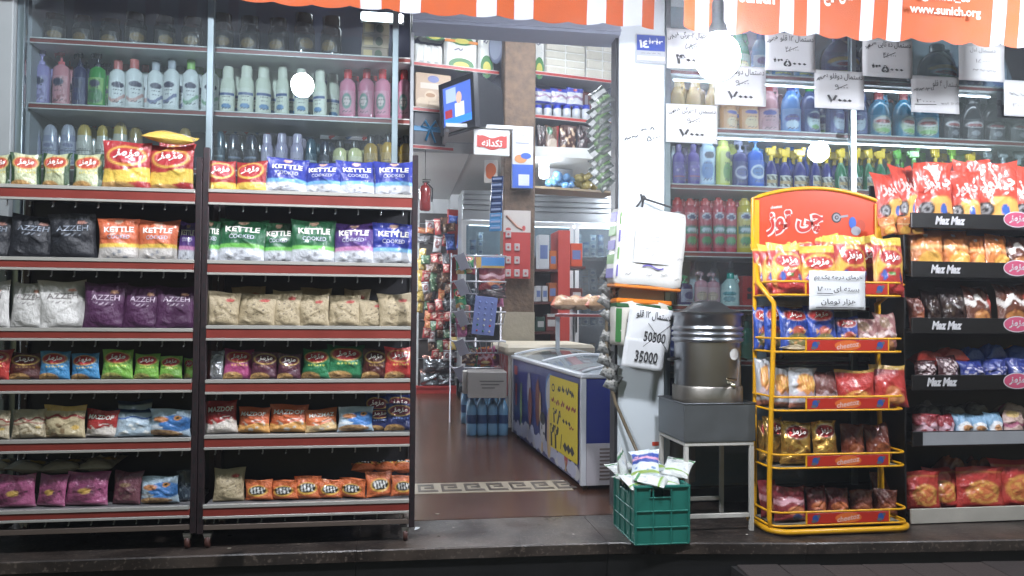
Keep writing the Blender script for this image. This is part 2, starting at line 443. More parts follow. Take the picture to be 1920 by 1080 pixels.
def bottle_row(entries, y, z, where, group, cat='bottle', name='bottle', back=None):
    if back:       # a second row stands behind the first, seen through its gaps
        e2 = [(a[0], (a[1] + b[1]) / 2 - (a[2] - a[1]) * .06, (a[2] + b[2]) / 2 - (a[2] - a[1]) * .06, max(a[3], b[3]) + 3, .15) for a, b in zip(entries, entries[1:]) if 12 < b[1] - a[1] < 60 and len(a) < 5]
        bottle_row(e2, y, z, back, group, cat, name)
    cnt, tot = {}, {}
    for e in entries: tot[e[0]] = tot.get(e[0], 0) + 1
    for e in entries:
        key, u0, u1, vt = e[:4]; yy = y + (e[4] if len(e) > 4 else 0)
        a, b = P(u0, vt, yy), P(u1, vt, yy)
        o = bottle(BT[key], ((a.x + b.x) / 2 + rnd.uniform(-.004, .004), yy + rnd.uniform(-.015, .015), z), (b.x - a.x) * rnd.uniform(.95, 1.0), ((a.z + b.z) / 2 - z) * rnd.uniform(.97, 1.01), None, R(rnd.uniform(-32, 32)), name); o.rotation_euler.y = R(rnd.uniform(-1.2, 1.2))
        n = cnt[key] = cnt.get(key, 0) + 1
        if tot[key] == 1: lb = BT[key][0] + ' on ' + where
        else: lb = BT[key][0] + ', ' + ORD[n - 1] + ' of ' + NUM[tot[key]] + ' from left, ' + where
        tag(o, lb, cat, group)
# ================================================================== LARGE STRUCTURE
YG, YS, YB = 4.42, 4.50, 4.64        # glass front, shelf front, bottle row
YR = 3.87                            # front of the snack racks
xL = P(31, 200, YG).x; xD0 = P(777, 300, YG).x; xP0 = P(1160, 400, 4.40).x; xP1 = P(1246, 400, 4.40).x
xR = P(2350, 400, YG).x
M_WHITE = mat('c9cdd0', .5, name='white_paint'); M_STEEL = mat('b9bcc0', .28, .9, name='steel')
M_RED = mat('7c3029', .4, var=.28, scale=7, name='rail_red'); M_RAILW = mat('c8cac8', .35, name='rail_white'); M_DARK = mat('17181c', .5, name='dark_panel')
M_BLACK = mat('101013', .35, name='black_plastic')

# street with concrete pavers, raised pavement of stone slabs, shop floor
def yedge(x): return float(np.interp(x, [-9, -1.78, 1.02, 2.17, 3.12, 9], [3.83, 3.80, 3.75, 3.60, 3.54, 3.2]))
xg = P(1385, 1060, 3.6).x          # right of this the street is paved up to the step, left of it an open gutter runs along the step
st = struct(MB().box((xg, -4, -.25), (9, 3.93, -.120), c=0).box((-9, -4, -.25), (xg, 2.95, -.120), c=0).build('street', mat('1d1c1c', .85, var=.3, scale=3, bump=.3)))
struct(MB().box((-9, 2.951, -.60), (xg - .002, 3.95, -.50), c=0).build('street_gutter', mat('0c0c0d', .7, var=.4, scale=4)))
pv = [MB().box((-.1042, -.2042, -.02), (.1042, .2042, .014 + .002 * i), c=.003).mesh('paver', mat(['3c3330', '352e2c', '423938'][i], .8, var=.3, bump=.5, scale=20)) for i in range(3)]
for j in range(5):
    for i in range(22):
        x = xg + .11 + i * .21; y = yedge(x) - .19 - j * .411
        link('paver', pv[rnd.randrange(3)], st, (x, y, -.126), (0, 0, (-.09 if x > 1.1 else -.02) + R(rnd.uniform(-.4, .4))))
pav = struct(MB().box((-9, 3.96, -.30), (9, YG + .06, -.035), c=0).build('pavement', mat('0e0d0e', .8, var=.3, bump=.3)))
def stone(name, c1, c2, c3, rough):
    m = bpy.data.materials.new(name); m.use_nodes = True; n = m.node_tree; bs = n.nodes['Principled BSDF']
    tc = n.nodes.new('ShaderNodeTexCoord'); lk = n.links.new
    def noise(sc, det, lo, hi, dist=0.):
        z = n.nodes.new('ShaderNodeTexNoise'); z.inputs['Scale'].default_value = sc; z.inputs['Detail'].default_value = det; z.inputs['Distortion'].default_value = dist
        r = n.nodes.new('ShaderNodeMapRange'); r.inputs[1].default_value = lo; r.inputs[2].default_value = hi
        lk(tc.outputs['Object'], z.inputs['Vector']); lk(z.outputs[0], r.inputs[0]); return r.outputs[0]
    def mix(f, a_, b_):
        x = n.nodes.new('ShaderNodeMix'); x.data_type = 'RGBA'; lk(f, x.inputs[0])
        for sck, v in ((x.inputs[6], a_), (x.inputs[7], b_)):
            if isinstance(v, str): sck.default_value = (*lin(v), 1)
            else: lk(v, sck)
        return x.outputs[2]
    o = mix(noise(2.2, 9, .42, .60, 1.2), c1, c2); o = mix(noise(55, 3, .58, .66), o, c3); o = mix(noise(.9, 4, .60, .66, 2.), o, '1a1614')
    lk(o, bs.inputs['Base Color'])
    r = noise(3.1, 6, .3, .7); q = n.nodes.new('ShaderNodeMapRange'); q.inputs[3].default_value = rough * .6; q.inputs[4].default_value = rough * 1.6; lk(r, q.inputs[0]); lk(q.outputs[0], bs.inputs['Roughness'])
    bp = n.nodes.new('ShaderNodeBump'); bp.inputs['Strength'].default_value = .3; bp.inputs['Distance'].default_value = .006; lk(noise(60, 5, 0, 1), bp.inputs['Height']); lk(bp.outputs[0], bs.inputs['Normal'])
    return m
mslab = stone('worn_granite', '2a2421', '453c36', '5a5049', .4)
xs = [-9, -4.1, -2.6, P(668, 1035, 3.8).x, P(1135, 1012, 3.8).x, P(1480, 1005, 3.8).x, P(1900, 1005, 3.8).x, 9]
mris = mat('0b0a0b', .6, var=.4, scale=5)
def slab(a, b, z0, z1, f0, f1, yb, name, m):
    mb = MB(); c = .006
    A = [(a, yedge(a) + f0), (b, yedge(b) + f0), (b, yb), (a, yb)]; B = [(a, yedge(a) + f0 + c), (b, yedge(b) + f0 + c), (b, yb), (a, yb)]
    vs = [(x, y, z0) for x, y in A] + [(x, y, z1 - c) for x, y in A] + [(x, y, z1) for x, y in B]
    fs = [(3, 2, 1, 0), (8, 9, 10, 11)] + [(i + o, (i + 1) % 4 + o, (i + 1) % 4 + 4 + o, i + 4 + o) for o in (0, 4) for i in range(4)]
    return mb.add(vs, fs).build(name, m, pav)
for a, b in zip(xs, xs[1:]):
    slab(a + .001, b - .001, -.055, 0, 0, 0, YG + .06, 'stone_slab', mslab)
    slab(a + .0015, b - .0015, -.25, -.057, .02, 0, 3.95, 'riser_slab', mris)
yf = YG + .06
fl = struct(MB().box((-3.4, yf, -.12), (4.6, 12.4, 0), c=0).build('shop_floor', mat('4c3327', .22, var=.10, scale=40, name='terrazzo')))
MB().box((xD0, 4.27, .0004), (xP0 - .004, yf - .001, .003), c=0).build('threshold_tile', mat('4c3327', .22, var=.10, scale=40), fl)
# thin joints are not seen; the Greek key border laid into the floor
ya, yb = PZ(900, 924, 0).y, PZ(900, 905, 0).y
bd = MB().box((-1.2, ya, .0005), (P(1075, 900, 4.9).x, yb, .004), 0, c=0)
sw = (yb - ya); q = sw / 8; qx = .15 / 13; px = -1.2
while px < P(1062, 900, 4.9).x:
    def seg(x0, y0, x1, y1): bd.box((px + x0 * qx, ya + y0 * q, .0042), (px + x1 * qx, ya + y1 * q, .0062), 1, c=0)
    seg(0, 1.2, 11, 2.4); seg(0, 2.4, 1.6, 6.8); seg(1.6, 5.6, 9, 6.8); seg(7.4, 3.7, 9, 5.6); seg(3.6, 3.7, 7.4, 4.6)
    px += 13 * qx
bd.build('key_border', [mat('9c917f', .35, var=.15, scale=30), mat('40352d', .35, var=.2, scale=30)], fl)
struct(MB().box((-3.4, 12.4, 0), (4.6, 12.5, 4.7), c=0).build('back_wall', mat('c4c6c6', .55, name='plaster')))
struct(MB().box((-3.5, yf + .6, 0), (-3.4, 12.4, 4.7), c=0).build('side_wall', mat('c4c6c6', .55)))
struct(MB().box((4.6, yf + .6, 0), (4.7, 12.4, 4.7), c=0).build('side_wall', mat('c4c6c6', .55)))
struct(MB().box((-4.2, YG + .13, 4.7), (5.2, 12.5, 4.8), c=0).build('ceiling', mat('c4c6c6', .6)))
# facade above the windows
struct(MB().box((-5, YG - .02, 3.22), (6, YG + .12, 4.9), c=0).build('facade_wall', mat('8d8a86', .7, bump=.3)))
zl0, zl1 = P(960, 60, YG).z, 3.21
tag(MB().box((xD0 - .02, YG - .06, zl0), (xP0 - .003, YG + .16, zl1)).box((xD0 - .02, YG - .075, zl0 + .015), (xP0 - .003, YG - .062, zl0 + .03), 0).build('shutter_box', mat('8f95a6', .45)), 'grey rolled shutter box spanning the top of the doorway', 'shutter')

# pillars
pil = MB().box((xP0, 4.40, 0), (xP1, 4.50, 3.215), c=.004).build('white_pillar', mat('d0d9df', .42, var=.06, scale=3, bump=.06, name='painted_steel'))
tag(pil, 'white painted pillar between doorway and cleaning-products window', 'pillar')
MB().box((xP0 - .018, 4.41, 0), (xP0 - .002, 4.51, 3.2)).build('door_jamb', mat('24252a', .5), pil)
wl = MB().box((-4.3, 4.36, 0), (xL, 4.5, 3.215), c=.004).build('white_pillar', mat('9aa0a2', .5, var=.15, scale=4, bump=.1))
tag(wl, 'grey wall pier at left edge of the toiletries window', 'pillar')
YC = 8.45
xc0, xc1 = P(944, 400, YC).x, P(1003, 400, YC).x
cp = MB()
zz = [0, .45, .9, 1.35, 1.8, 2.25, 2.7, 3.4]
cp.box((xc0, YC, 0), (xc1, YC + .28, 4.69), c=.012)
cpo = cp.build('concrete_pillar', mat('58473a', .85, var=.85, scale=11, bump=.9, bscale=26, name='raw_concrete'))
tag(cpo, 'rough unplastered brown concrete pillar inside the doorway', 'pillar')
MB().box((xc0 - .004, YC - .006, 0), (xc1 + .004, YC - .001, P(970, 585, YC).z), c=.001).build('plaster_patch', mat('8f8778', .8, var=.3, bump=.5), cpo)

# address plate + handwriting on the pillar
def at(u, v, y): p = P(u, v, y); return p
pc = P(1220, 92, 4.385)
pw = P(1248, 92, 4.385).x - P(1192, 92, 4.385).x; ph = P(1220, 63, 4.385).z - P(1220, 117, 4.385).z
pl = tag(MB().box((-pw / 2, -.004, -ph / 2), (pw / 2, .004, ph / 2)).build('address_plate', mat('aab0b8', .3), None, pc), 'blue and white house number plate reading 1433', 'address plate')
mb = MB().box((-pw / 2 + .006, -.0065, -.012), (pw / 2 - .006, -.0042, ph / 2 - .006), c=.001); mb.build('number_field', mat('2d49a6', .3), pl)
mb = MB(); put_text(mb, '١٤٣٣', 0, .035, pw * .8, .066, -.008, 0, .045); mb.build('lettering', mat('dfe4ea', .4), pl)
mb = MB().box((-pw / 2 + .008, -.0062, -.07), (pw / 2 - .008, -.0042, -.044)); mb.build('number_field', mat('d5d8da', .4), pl)
mb = MB(); scribble(mb, -.06, -.028, .06, -.027, .006, .003, -.006, 3); mb.build('lettering', INK_GREY, pl)
mb = MB()
for s, u, v, w in (('۵۰۰۰', 1226, 258, .09),):
    p = P(u, v, 4.398); put_text(mb, s, p.x, p.z, w, .035, 4.3985, 0, .012, 0, R(12))
p = P(1180, 258, 4.398); scribble(mb, p.x - .03, p.z - .01, p.x + .06, p.z + .015, .022, .007, 4.3985, 5, n=14); q = P(1212, 244, 4.398); scribble(mb, q.x - .03, q.z, q.x + .05, q.z + .012, .024, .007, 4.3985, 9, n=12)
mb.build('handwriting', mat('24262a', .7), pil)
p = P(1232, 832, 4.398); MB().box((p.x - .03, 4.397, p.z - .011), (p.x + .03, 4.3995, p.z + .011), c=0).build('sticker', mat('b8402a', .4), pil)

# ------------------------------------------------------------------ window shelving
def shelving(name, label, x0, x1, levels, yfront, yback, back, depth_under=.03, rail=.032, group=None):
    t = thing(name, label, 'shelving', (0, 0, 0))
    z_top = max(levels) + .65
    MB().box((x0, yback, 0), (x1, yback + .02, 3.2), c=0).build('back_panel', back, t)
    for x in (x0, x1 - .02): MB().box((x, yfront + .02, 0), (x + .02, yback - .002, 3.2)).build('side_panel', mat('9a9fa4', .5), t)
    for z in levels:
        s = MB().box((x0 + .022, yfront + .006, z - depth_under), (x1 - .022, yback - .003, z - .003)).build('shelf', M_RAILW, t)
        MB().box((x0 + .022, yfront - .004, z - rail + .006), (x1 - .022, yfront + .004, z - .005), 0).box((x0 + .022, yfront - .008, z - .005), (x1 - .022, yfront + .004, z + .002), 1, .001).box((x0 + .022, yfront - .008, z - rail), (x1 - .022, yfront + .004, z - rail + .006), 1, .001).build('price_rail', [M_RED, M_RAILW], s)
    return t
ZT = [P(400, 89, YS).z, P(400, 208, YS).z, P(400, 318, YS).z, P(400, 450, YS).z, P(400, 600, YS).z, P(400, 760, YS).z]
xe = P(776, 150, YS).x
shl = shelving('display_shelving', 'red-edged glass-front shelving of toiletries left of the doorway', xL + .002, xe, ZT, YS, 4.92, mat('3e425c', .5, var=.2, scale=2))
ZR = [P(1400, 138, YS).z, P(1400, 243, YS).z, P(1400, 349, YS).z, P(1400, 474, YS).z, P(1400, 573, YS).z, P(1400, 676, YS).z]
shr = shelving('display_shelving', 'red-edged glass-front shelving of cleaning products right of the white pillar', xP1 + .004, xR, ZR, YS, 4.92, mat('83909a', .35, var=.15, scale=2))
# glazing with aluminium mullions in front of them
M_GL = glass_mat('window_glass', film=.018); M_ALU = mat('8b9aa2', .3, .85, name='aluminium')
def window(label, xs, z0, z1, seams=()):
    t = thing('display_window', label, 'window')
    for x in xs: MB().box((x - .018, YG - .02, z0), (x + .018, YG + .02, z1), c=.003).build('mullion', M_ALU, t)
    for a, b in zip(xs, xs[1:]): MB().box((a + .019, YG - .003, z0), (b - .019, YG + .003, z1), c=0).build('pane', M_GL, t)
xm = [xL + .02, P(395, 150, YG).x, P(741, 150, YG).x]
window('glass display window with aluminium mullions above the snack racks', xm,   .1, 3.20)
xm2 = [xP1 + .02, P(1598, 270, YG).x, P(2300, 270, YG).x]
window('glass display window covered with paper price signs', xm2,   .1, 3.20)
# ultraviolet blue light strips under two shelves at the back of the left window
def led(u0, u1, v, y, label):
    a, b = P(u0, v, y), P(u1, v, y)
    t = thing('light_strip', label, 'light strip')
    MB().box((a.x, y, a.z - .006), (b.x, y + .015, a.z + .004), c=.001).build('housing', M_WHITE, t)
    MB().box((a.x, y - .006, a.z - .009), (b.x, y - .001, a.z - .001), c=0).build('diffuser', emit('5a46ff', 1.4), t)
led(165, 392, 113, 4.86, 'long violet light strip below the top shelf, left window')
led(165, 255, 222, 4.86, 'short violet light strip below the middle shelf, left window')
a, b = P(676, 35, 4.8), P(742, 42, 4.8)
t = thing('tube_lamp', 'white lit tube lamp at the top right of the toiletries window', 'lamp')
MB().box((a.x, 4.79, a.z - .01), (b.x + .05, 4.84, a.z + .04)).build('housing', M_WHITE, t)
MB().box((a.x + .005, 4.75, a.z - .02), (b.x + .045, 4.788, a.z + .03), c=.01).build('tube', emit('f4faff', 6), t)

for k, (z, lb) in enumerate(((ZR[0], 'top'), (ZR[1], 'second'))):
    t = thing('tube_lamp', "thin white lamp under the right window's %s shelf" % lb, 'lamp', (xP1 + .1, 4.54, z - .045))
    MB().box((0, 0, 0), (2.2, .02, .012)).build('housing', M_WHITE, t); MB().box((.01, .004, -.007), (2.19, .016, -.001), c=.002).build('tube', emit('eef4ff', 11), t)
# ------------------------------------------------------------------ lamps
def led_bulb(label, loc, r, cord_top, s=BULB):
    t = thing('hanging_bulb', label, 'lamp', loc, group='bare bulbs hung along the shop front')
    MB().lathe([(r * 1.08 * math.sin(math.pi * k / 16 * .86), -r * 1.12 * math.cos(math.pi * k / 16 * .86)) for k in range(17)] + [(.42 * r, .115)], 28).build('bulb', emit('f5f7ff', s), t)
    MB().lathe([(.5 * r, .086), (.42 * r, .12), (.30 * r, .135), (.30 * r, .21), (.2 * r, .225), (.08 * r, .24), (0, .24)], 18).build('socket', mat('2c2d30', .5), t)
    MB().tube([(0, 0, .235), (.004, 0, cord_top * .5), (0, 0, cord_top)], .004, 6).build('cord', mat('35373a', .6), t)
YL = 2.75
pa = P(1346, 108, YL)
led_bulb('lit white bulb hanging before the right awning', pa, .076, 1.4, BULB * 1.25)
gu, gv, yb2 = 567, 160, 2.3        # its reflection is seen in the left window at this pixel
gm = P(gu, gv, 2 * YG - yb2); pb_ = Vector((gm.x, yb2, gm.z)); led_bulb('lit white bulb hanging high before the left snack racks', pb_, .085, .9, BULB * 2.1)
gm = P(1535, 285, 2 * YG - 2.6); pc_ = Vector((gm.x, 2.6, gm.z)); led_bulb('lit white bulb hanging beyond the black snack rack', pc_, .08, 1.4, BULB * 1.7)
def tube_lamp(label, x, y, z, L, s=TUBE):
    t = thing('ceiling_lamp', label, 'lamp', (x, y, z), group='ceiling lamps inside the shop')
    MB().box((-L / 2, -.07, 0), (L / 2, .07, .04)).build('housing', M_WHITE, t)
    MB().lathe([(.022, -L / 2 + .02), (.022, L / 2 - .02)], 10, (0, -.035, -.03), axis='x').lathe([(.022, -L / 2 + .02), (.022, L / 2 - .02)], 10, (0, .035, -.03), axis='x').build('tube', emit('f2f8ff', s), t)
tube_lamp('long ceiling lamp just behind the shutter box', 1.1, 5.9, 4.3, 1.5)
tube_lamp('long ceiling lamp in the middle of the shop', 1.6, 7.2, 4.3, 1.5)
tube_lamp('long lamp below the mezzanine at left', -.95, 10.0, 2.82, 1.5, TUBE * 1.7)
tube_lamp('long lamp below the mezzanine at right', 3.7, 9.6, 2.82, 1.2, TUBE * 1.7)

# ------------------------------------------------------------------ awnings
def awning(label, stripes, y, vb0, vb1, ztop, per, dips=.045):
    t = thing('awning', label, 'awning')
    u0, u1 = stripes[0][0], stripes[-1][1]
    A, B = P(u0, vb0, y), P(u1, vb1, y)
    n = int((B.x - A.x) / .012); o, w = MB(), MB(); H = ztop - A.z
    def tone(x):
        u = u0 + (u1 - u0) * (x - A.x) / (B.x - A.x)
        for a, b, c in stripes:
            if a <= u < b: return c
        return stripes[-1][2]
    edges = []
    for a, b, c in stripes:
        xa = P(a, vb0, y).x; xb = P(b, vb1, y).x
        k = max(1, int((xb - xa) / .014))
        mb = o if c == 'o' else w
        vs, fs = [], []
        for i in range(k + 1):
            x = xa + (xb - xa) * i / k
            fr = (x - A.x) / (B.x - A.x)
            zb = A.z + (B.z - A.z) * fr - dips * abs(math.sin(math.pi * (x - A.x) / per)) ** .8 + dips
            for j in range(7):
                q = j / 6; z = zb + (ztop - zb) * q
                vs.append((x, y + .012 * math.sin(x * 9 + 2 * q) * (1 - q) + .03 * (1 - q) ** 2 - .03, z))
        for i in range(k):
            for j in range(6): fs.append((i * 7 + j, (i + 1) * 7 + j, (i + 1) * 7 + j + 1, i * 7 + j + 1))
        mb.add(vs, fs, 0, True)
        # the roof of the awning climbs back to the wall
        mb.add([(xa, y - .03, ztop), (xb, y - .03, ztop), (xb, YG - .03, ztop + .55), (xa, YG - .03, ztop + .55)], [(0, 1, 2, 3)])
    me = MB(); me.v = o.v + w.v; nn = len(o.v)
    me.f = o.f + [tuple(i + nn for i in f) for f in w.f]; me.m = [0] * len(o.f) + [1] * len(w.f); me.s = o.s + w.s
    me.build('valance', [mat('a8480e', .7, var=.16, bump=.25, scale=9, bscale=260, name='orange_canvas'), mat('b9bdc8', .7, var=.10, bump=.25, scale=9, bscale=260, name='white_canvas')], t)
    MB().tube([(A.x, y + .02, ztop), (B.x, y + .02, ztop)], .014, 8).build('front_bar', M_STEEL, t)
    return t
ST = [(-110, -40, 'o'), (-40, 0, 'w'), (0, 32, 'o'), (32, 70, 'w'), (70, 180, 'o'), (180, 218, 'w'), (218, 250, 'o'), (250, 290, 'w'), (290, 328, 'o'), (328, 392, 'w'), (392, 413, 'o'), (413, 450, 'w'), (450, 676, 'o'), (676, 715, 'w'), (715, 750, 'o'), (750, 789, 'w'), (789, 893, 'o'), (893, 931, 'w'), (931, 964, 'o'), (964, 1000, 'w'),
      (1000, 1100, 'o'), (1100, 1135, 'w'), (1135, 1167, 'o'), (1167, 1203, 'w'), (1203, 1226, 'o')]
aw = awning('orange and white striped scalloped awning over the left window and doorway', ST, 4.2, -34, 55, P(760, -130, 4.2).z, .20, .016)
ST2 = [(1281, 1303, 'o'), (1303, 1329, 'w'), (1329, 1354, 'o'), (1354, 1381, 'w'), (1381, 1459, 'o'), (1459, 1485, 'w'), (1485, 1510, 'o'), (1510, 1535, 'w'), (1535, 1613, 'o'), (1613, 1637, 'w'),
       (1637, 1662, 'o'), (1662, 1687, 'w'), (1687, 1859, 'o'), (1859, 1884, 'w'), (1884, 1907, 'o'), (1907, 1933, 'w'), (1933, 2010, 'o'), (2010, 2040, 'w'), (2040, 2065, 'o')]
aw2 = awning('orange and white striped awning with printed web address', ST2, 3.5, 58, 98, P(1600, -150, 3.5).z, .17, .022)
mb = MB()
def aw_text(s, u, v, w, h, bold=.02, y=3.5 - .04):
    a = P(u, v, y); k = P(u + w / 2, v, y).x - P(u - w / 2, v, y).x; put_text(mb, s, a.x, a.z, k, h, y, 0, bold)
aw_text('www.sunich.org', 1773, 22, 133, .058)
aw_text('@sunich_co', 1772, -5, 95, .055)
aw_text('sunich', 1420, -8, 66, .075, .035)
aw_text('سن ایچ', 1573, -8, 56, .11, .03)
mb.build('lettering', mat('e6d9cf', .5), aw2)

# ------------------------------------------------------------------ paper price signs stuck on the right window
M_PAPER = mat('c9cccf', .6, var=.04, name='paper')
def sign(u0, u1, v0, v1, y, label, lines, name='price_sign', cat='price sign', rot=0., group='paper price signs on the window', th=.0012, faint=False):
    a, b = P(u0, v0, y), P(u1, v0, y); c = P(u0, v1, y)
    w, h = b.x - a.x, (a.z + b.z) / 2 - (c.z + P(u1, v1, y).z) / 2
    ce = (P(u0, v0, y) + P(u1, v1, y)) / 2
    n = 8; g = random.Random(int(u0)); k = g.uniform(-.0028, .0028); vs, fs = [], []
    for j in range(n + 1):
        for i in range(n + 1):
            x, z = (i / n - .5), (j / n - .5)
            vs.append((x * w, -abs(k) - k * 2 * math.sin(3 * x + 4 * z), z * h))
    for j in range(n):
        for i in range(n): fs.append((j * (n + 1) + i, j * (n + 1) + i + 1, (j + 1) * (n + 1) + i + 1, (j + 1) * (n + 1) + i))
    o = MB().add(vs, fs, 0, True).build(name, M_PAPER, None, ce); o.rotation_euler = (0, rot, 0)
    so = o.modifiers.new('thickness', 'SOLIDIFY'); so.thickness = th; so.offset = 1
    tag(o, label, cat, group)
    mb = MB()
    for L in lines:
        if L[0] == '~': scribble(mb, L[1] * w, L[2] * h, L[3] * w, L[4] * h, L[5] * h, L[6] * w if len(L) > 6 else .006, -.0120, int(u0 * 7 + L[1] * 99)); continue
        if L[0] == '-': mb.ribbon([(L[1] * w, L[2] * h), (L[3] * w, L[4] * h)], .012 * w, -.0121); continue
        s, cx, cz, ww, hh = L[:5]; put_text(mb, s, cx * w, cz * h, ww * w, hh * h, -.0120, 0, L[5] if len(L) > 5 else .012)
    mb.build('lettering', INK_GREY if faint else INK, o)
    return o
def price(l1, old, new, extra=True, nw=.50):
    L = [(l1, .12 if extra else .05, .33, .66, .19, .008), (old, .02, .06, .26, .13, -.004), ('-', -.10, -.01, .14, .14), (new, -.02, -.27, nw, .24, .03)]
    if extra: L.append(('~', -.46, .22, -.26, .36, .12, .012))
    return L
S_ = lambda *a: sign(*a)
S_(1250, 1335, 55, 130, 4.39, 'price sign for 4000, partly behind the hanging bulb', price('دستمال ۲۰۰برگی', '۵۸۰۰', '۴۰۰۰', True, .6))
S_(1340, 1436, 124, 198, 4.395, 'price sign for 7000 just below the hanging bulb', price('دستمال دوقلو', '۹۰۰۰', '۷۰۰۰'))
S_(1249, 1345, 196, 268, 4.38, 'price sign for 7000 beside the white pillar', price('دستمال ۲۰۰برگی', '۹۰۰۰', '۷۰۰۰'))
S_(1434, 1528, 62, 134, 4.39, 'price sign for 35000 right of the hanging bulb', price('دستمال ۱۲ قلو', '۴۵۰۰۰', '۳۵۰۰۰', True, .66))
S_(1527, 1620, 133, 204, 4.395, 'price sign for 7000 between the two 35000 signs', price('دستمال دوقلو', '۹۰۰۰', '۷۰۰۰'))
S_(1617, 1710, 73, 145, 4.39, 'price sign for 35000 below the printed web address', price('دستمال ده تایی', '۴۵۰۰۰', '۳۵۰۰۰', True, .64))
S_(1708, 1798, 143, 212, 4.395, 'handwritten paper sign with several ruled price lines', [('دستمال ۴ قلو', .2, .28, .55, .22, -.004), ('~', -.45, .1, -.05, .14, .12, .012), ('۲۰۰۰۰', -.22, -.2, .38, .1, -.006), ('~', .1, -.25, .46, -.22, .1, .008), ('-', -.45, -.3, .0, -.28)])
S_(1797, 1883, 82, 152, 4.39, 'faint handwritten price sign above the black bottles', [('دستمال اول', 0, .3, .55, .14, -.012), ('۱۵۰۰۰', 0, .02, .3, .1, -.012), ('~', -.2, -.22, .3, -.24, .08, .008)])
sign(1882, 1975, 152, 219, 4.395, 'faint handwritten price sign cut by the right edge', [('~', -.4, .1, .4, .14, .14, .01), ('۲۰۰۰۰', -.2, -.2, .3, .1, -.012)], faint=True)
# haze volume added round the scene to give the lamps their bloom
hz = MB().box((-9.5, -4.5, -1.7), (9.5, 12.9, 5.2), c=0).build('haze', bpy.data.materials.new('haze'))
hz['kind'] = 'stuff'
hm = hz.data.materials[0]; hm.use_nodes = True; hn = hm.node_tree; hn.nodes.remove(hn.nodes['Principled BSDF'])
pv_ = hn.nodes.new('ShaderNodeVolumePrincipled'); pv_.inputs['Color'].default_value = (.85, .9, 1, 1); pv_.inputs['Density'].default_value = .0065; pv_.inputs['Anisotropy'].default_value = .75
hn.links.new(pv_.outputs[0], hn.nodes['Material Output'].inputs['Volume'])
# ================================================================== PRINTS OF THE SNACK BAGS
W_ = 'e8e6e0'
def kettle(key, desc, base, band, silver='c3c8d0'):
    design(key, desc, (base, ('band', -.1, .30, silver), ('band', .30, .405, band), ('spk', .2, 0, .8, .26, '8d9096', 13, .7, 2), ('ell', .5, .92, .11, .045, 'd0a488')),
           (('KETTLE', .5, .74, .74, .135, W_, .03), ('COOKED', .5, .56, .56, .10, 'b8bccb', .012)))
kettle('k_blue', 'blue kettle crisps bag', '27379a', '6aaede')
kettle('k_green', 'green kettle crisps bag', '17613a', '66bd46')
kettle('k_purple', 'purple kettle crisps bag', '51307f', 'cd84b8')
kettle('k_orange', 'orange kettle crisps bag', 'cf5f28', 'e8c028', 'c2bdb8')
def mazzeh(key, desc, base, ink, logo):
    design(key, desc, (base, ('ell', .72, .80, .10, .035, logo), ('spk', .3, .50, .72, .56, ink, 40, .3, 1)), (('AZZEH', .52, .68, .70, .12, ink, .01),), 'matte')
mazzeh('z_black', 'black kettle-cooked crisps bag', '1d2028', '8a93a0', 'b07868')
mazzeh('z_white', 'white kettle-cooked crisps bag', 'c4c3bf', '7b7674', 'b87a60')
mazzeh('z_purple', 'dark purple kettle-cooked crisps bag', '4c1c4a', 'b3a3b4', 'c08a60')
design('tan', 'beige linen-look nut bag with red seal', ('a99874', ('ell', .70, .77, .13, .055, 'b03a30'), ('spk', .1, .1, .9, .7, '8d7c5c', 10, 1.2, 5), ('spk', .12, .2, .88, .72, '3c3426', 15, 1.45, 7), ('spk', .12, .15, .88, .7, '5c5038', 21, 1.3, 2)), (), 'matte')
def mmz(key, desc, base, sub, chips='b98c46', body=None, m='film', oval='b5242a', side=None):
    ops = [base]
    if body: ops.append(('band', .05, .5, body))
    if side: ops += [('vband', -.1, .14, side), ('vband', .86, 1.1, side)]
    ops += [('ell', .32, .06, .36, .17, chips), ('spk', .02, 0, .7, .2, '7d5a28', 22, .9, 4), ('ell', .5, .73, .43, .20, 'd9b23c'), ('ell', .5, .735, .40, .175, oval)]
    ops.append(('stripe', .2, .43, .82, .49, sub, 6, 20))
    design(key, desc, tuple(ops), (('مزمز', .5, .74, .56, .20, 'efe9e4', .035, .25),), m)
mmz('m_big', 'large red crisps bag with yellow swoosh', 'a51c22', '6d1016', body=None)
D['m_big'] = (D['m_big'][0], ('a51c22', ('wave', .16, .44, 'e3bd28', .04, 5), ('ell', .3, .05, .4, .12, 'b98c46'), ('ell', .5, .70, .42, .21, 'e3c02c'), ('ell', .5, .705, .385, .18, 'b3202a')), D['m_big'][2][:1], 'film')
D['m_small'] = ('small red crisps bag with yellow base', ('a01c20', ('band', -.1, .30, 'e0bb2a'), ('ell', .5, .68, .44, .26, 'e3c02c'), ('ell', .5, .69, .40, .22, 'b3202a')), (('مزمز', .5, .70, .6, .24, W_, .035, .25),), 'film')
mmz('m_wg', 'white-green crisps bag with red dome', 'b7bf94', 'c8b83a', side='1f421f', oval='c2452a')
mmz('m_blue', 'blue crisps bag with red oval', '2a86bd', 'd6c04a')
mmz('m_lime', 'lime green crisps bag with red oval', '6fae2c', 'c8d23c', chips='9a9a40')
mmz('m_green', 'emerald green crisps bag with red oval', '0f7446', 'b8c43a')
mmz('m_pink', 'pink crisps bag with red oval', 'a83a74', 'd6a03a')
mmz('m_plum', 'plum crisps bag with dim oval', '4f1c33', '7d4a3a', oval='5e1c28')  # pink bag's colours darkened, oval too: shade painted into the print
mmz('m_red_shaded', 'maroon crisps bag with dim oval', '4c1a18', '8a6a2a', oval='5c1a1a')  # shaded copy of the red bag, the shadow is in its colours
mmz('m_red', 'bright red crisps bag with red oval', 'b8261f', 'd6b23a')
mmz('m_navy', 'navy crisps bag with red oval', '17265c', '5c7ab8', oval='6c2238')
